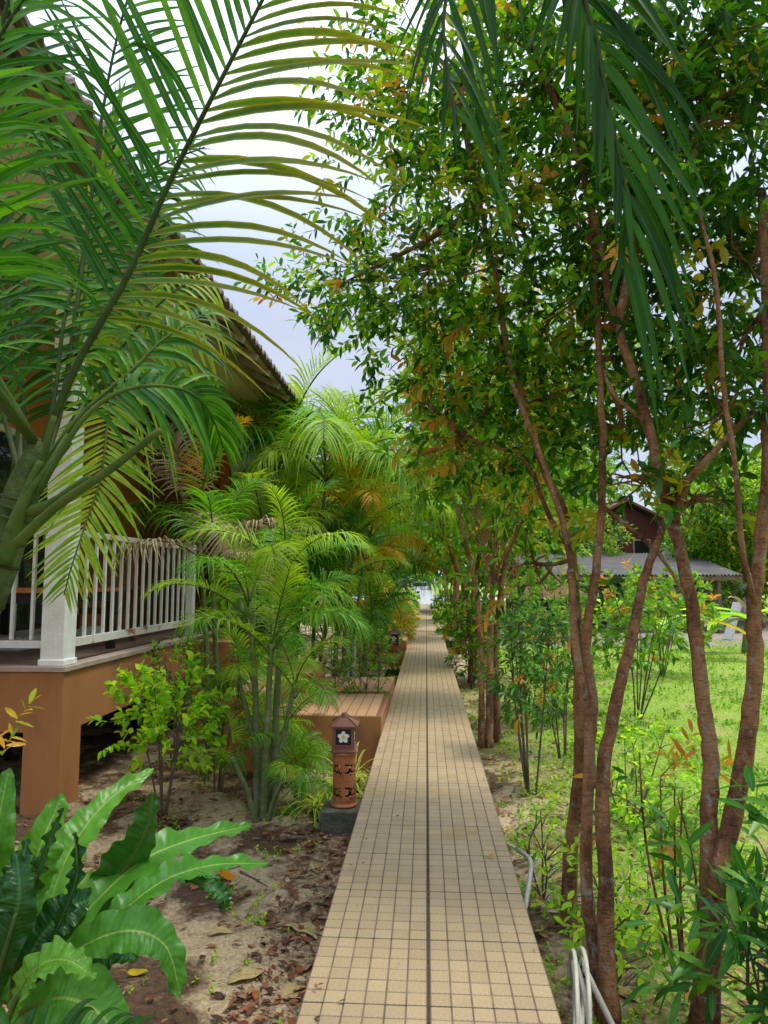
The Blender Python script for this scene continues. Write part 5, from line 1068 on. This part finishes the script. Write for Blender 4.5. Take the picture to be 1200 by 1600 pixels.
dl = lambda x, y: np.where(x > -.85, .95, .10+.38*(nz(x, y) > .6))*np.where(x < -3.2, .1, 1)
g = Geo()
P = scatter(4300, -3.2, -.45, 2.0, 12, dl, rs); V, Q, UV = flat_leaves(P, .058, .027, rs); g.add(V, Q, uv=UV)
P = scatter(3800, .45, 2.6, 2.0, 13, lambda x, y: np.clip(1.1-(x-.5)*.55, .05, 1), rs); V, Q, UV = flat_leaves(P, .055, .022, rs); g.add(V, Q, uv=UV)
P = scatter(8000, -3.0, -.45, 2.0, 9, dl, rs); V, Q, UV = flat_leaves(P, .018, .01, rs); g.add(V, Q, uv=UV)
tag(g.build('leaf_litter', M['litter']), 'brown and reddish fallen leaves carpeting the soil beside the path', 'litter', kind='stuff')
g = Geo()
for i in range(260):
    x = rs.uniform(-2.8, -.5) if rs.rand() < .6 else rs.uniform(.5, 2.2); y = rs.uniform(2.1, 8); a_ = rs.uniform(0, 6.28); l = rs.uniform(.04, .2)
    z = gh(x, y)+.008; g.tube([(x, y, z), (x+l*.5*math.cos(a_)+.01, y+l*.5*math.sin(a_), z+.008), (x+l*math.cos(a_), y+l*math.sin(a_), z+.003)], rs.uniform(.0012, .003), 4, cap=False)
tag(g.build('fallen_twigs', M['stick']), 'thin dry twigs strewn among the fallen leaves', 'twigs', kind='stuff')
def grass():
    rs = np.random.RandomState(9); g = Geo()
    P = scatter(70000, .5, 11, 3.0, 22, lambda x, y: np.clip((x-.75)*.7+.12, 0.04, 1)*(.35+.65*(nz(x*.7+2, y*.6) > .3)), rs)
    n = len(P); a_ = rs.uniform(0, 6.28, n); d = np.stack([np.cos(a_)*.6, np.sin(a_)*.6, np.ones(n)], -1); y = P[:, 1]
    V, Q, UV = blades(np.stack([P[:, 0], y, gh(P[:, 0], y)-.003], -1), d, np.stack([rs.normal(size=n), rs.normal(size=n), np.zeros(n)+.2], -1), rs.uniform(.02, .055, n)*(1+y*.02), .0035+y*.0006, .3, k=2, fold=0, prof='grass'); g.add(V, Q, uv=UV)
    tag(g.build('lawn_grass', M['grass']), 'short bright green lawn grass right of the tree row', 'grass', kind='stuff')
    P = scatter(5200, 1.3, 10, 4.5, 20, lambda x, y: np.clip(nz(x*1.3+5, y*1.1)*1.5-.45, 0.02, 1), rs); g = Geo(); C = np.stack([P[:, 0], P[:, 1], gh(P[:, 0], P[:, 1])], -1)
    sprays(g, C, np.tile([0, 0, 1.], (len(C), 1))+rs.normal(size=(len(C), 3))*.3, 5, .05, .028, lambda m: np.ones(m), rs, tw=.05, sag=-.05, k=3, prof='ovate')
    tag(g.build('lawn_weeds', [M['grass'], M['leaf_far']]), 'patches of broad leaved weeds growing in the lawn', 'weeds', kind='stuff')
    g = Geo(); P = np.concatenate([scatter(2600, .45, 3.0, 2.6, 12, lambda x, y: nz(x*2, y*2)**2, rs), scatter(500, -2.6, -.46, 2.2, 9, lambda x, y: nz(x*2+1, y*2)**3, rs)])
    C = np.stack([P[:, 0], P[:, 1], gh(P[:, 0], P[:, 1])], -1); A = np.tile([0, 0, 1.], (len(C), 1))+rs.normal(size=(len(C), 3))*.3
    sprays(g, C, A, 5, .026, .014, lambda m: np.ones(m), rs, tw=.035, sag=-.05, k=3, prof='ovate')
    tag(g.build('weeds', [M['grass'], M['leaf_bright']]), 'tiny green weeds sprouting from the soil on both sides of the path', 'weeds', kind='stuff')
grass()
g = Geo(); P = np.stack([np.concatenate([rs.uniform(-.42, -.3, 70), rs.uniform(.34, .42, 30), rs.uniform(-.4, .4, 40)]), 2.2+rs.rand(140)**1.5*12], -1); V, Q, UV = flat_leaves(P, .022, .010, rs); V[:, 2] += -GZ-gh(0, 0)*0-.002; V[:, 2] = np.maximum(V[:, 2], .002); g.add(V, Q, uv=UV)
tag(g.build('leaf_crumbs', M['litter']), 'tiny bits of dry leaf scattered on the path tiles', 'litter', kind='stuff')
def fallen(px, py, L, W, key, label, a_=0, fold=.3, z=GZ, k=9):
    b_ = onz(px, py, z); b_[2] = (gh(b_[0], b_[1]) if z == GZ else z)+.012
    d = np.array([[math.cos(a_), math.sin(a_), .06]]); s0 = b_-d[0]*L/2
    g = Geo(); V, Q, UV = blades([s0], d, [[.15, -.1, 1]], L, W, .05, k=k, fold=fold, prof='ovate'); V[:, 2] += .006*np.sin(V[:, 0]*60); g.add(V, Q, uv=UV)
    pt = V.reshape(-1, 3)[1]; g.tube([pt-d[0]*.04+[0, 0, .01], pt-d[0]*.02+[0, 0, .012], pt], .0018, 5)
    o = g.build('fallen_leaf', M[key], smooth=True); mdf = o.modifiers.new('s', 'SOLIDIFY'); mdf.thickness = .0012
    tag(o, label, 'leaf', 'large fallen leaves')
fallen(493, 1360, .13, .09, 'litter_pale', 'round pale tan leaf lying near the path edge below the lantern', 2.0)
fallen(478, 1455, .22, .10, 'litter_pale', 'broad olive brown leaf against the path edge, largest one there', 2.6)
fallen(345, 1467, .12, .05, 'litter_pale', 'yellowish leaf lying on the open sand', .2)
fallen(215, 1533, .09, .045, 'palm_orange', 'small orange leaf on the sand by the fern', .1)
fallen(460, 1553, .14, .08, 'litter_pale', 'grey tan leaf touching the path near the bottom', .9)
fallen(352, 1368, .17, .085, 'palm_orange', 'bright orange curled leaf with a dry brown stalk', -.4, .7)
fallen(305, 1388, .11, .05, 'litter', 'rust brown leaf beneath the fern fronds', 1.6)
fallen(385, 1535, .17, .07, 'litter_pale', 'long greyish leaf among the red litter', .6)
fallen(172, 1280, .13, .06, 'litter', 'brown leaf by the foot of the house pillar', .3)
fallen(768, 1341, .05, .018, 'palm_orange', 'small orange leaf resting on the path tiles', .1, .4, 0)
fallen(975, 1550, .2, .06, 'litter_pale', 'pale dry leaf between the trunks at the lower right', -1.0)
g = Geo(); g.tube(smooth_path([onz(375, 1370, GZ)+[0, 0, .03], onz(400, 1380, GZ)+[0, 0, .02], onz(418, 1390, GZ)+[0, 0, .015]], 8), np.linspace(.008, .003, 8), 6); tag(g.build('dry_stalk', M['stick'], smooth=True), 'short dry stalk at the tip of the orange leaf', 'stalk')
g = Geo(); g.tube(smooth_path([onz(437, 1316, GZ)+[0, 0, .02], onz(470, 1316, GZ)+[0, 0, .03], onz(505, 1321, GZ)+[0, 0, .02]], 10), np.linspace(.016, .01, 10), 8); tag(g.build('palm_sheath', M['bark_grey'], smooth=True), 'curved dead palm stalk lying on the litter before the lantern', 'stalk')
for i, (px, y) in enumerate(((543, 8.9), (553, 8.95))):
    q = at(px, 1060, 9.7); g = Geo(); g.tube([(q[0], 9.7, GZ), (q[0], 9.7, .62)], .03, 12); tag(g.build('water_pipe', M['concrete_pale'], smooth=True), '%s of two upright grey pipes behind the farther step' % ('left one' if i == 0 else 'right one'), 'pipe', 'upright grey pipes')
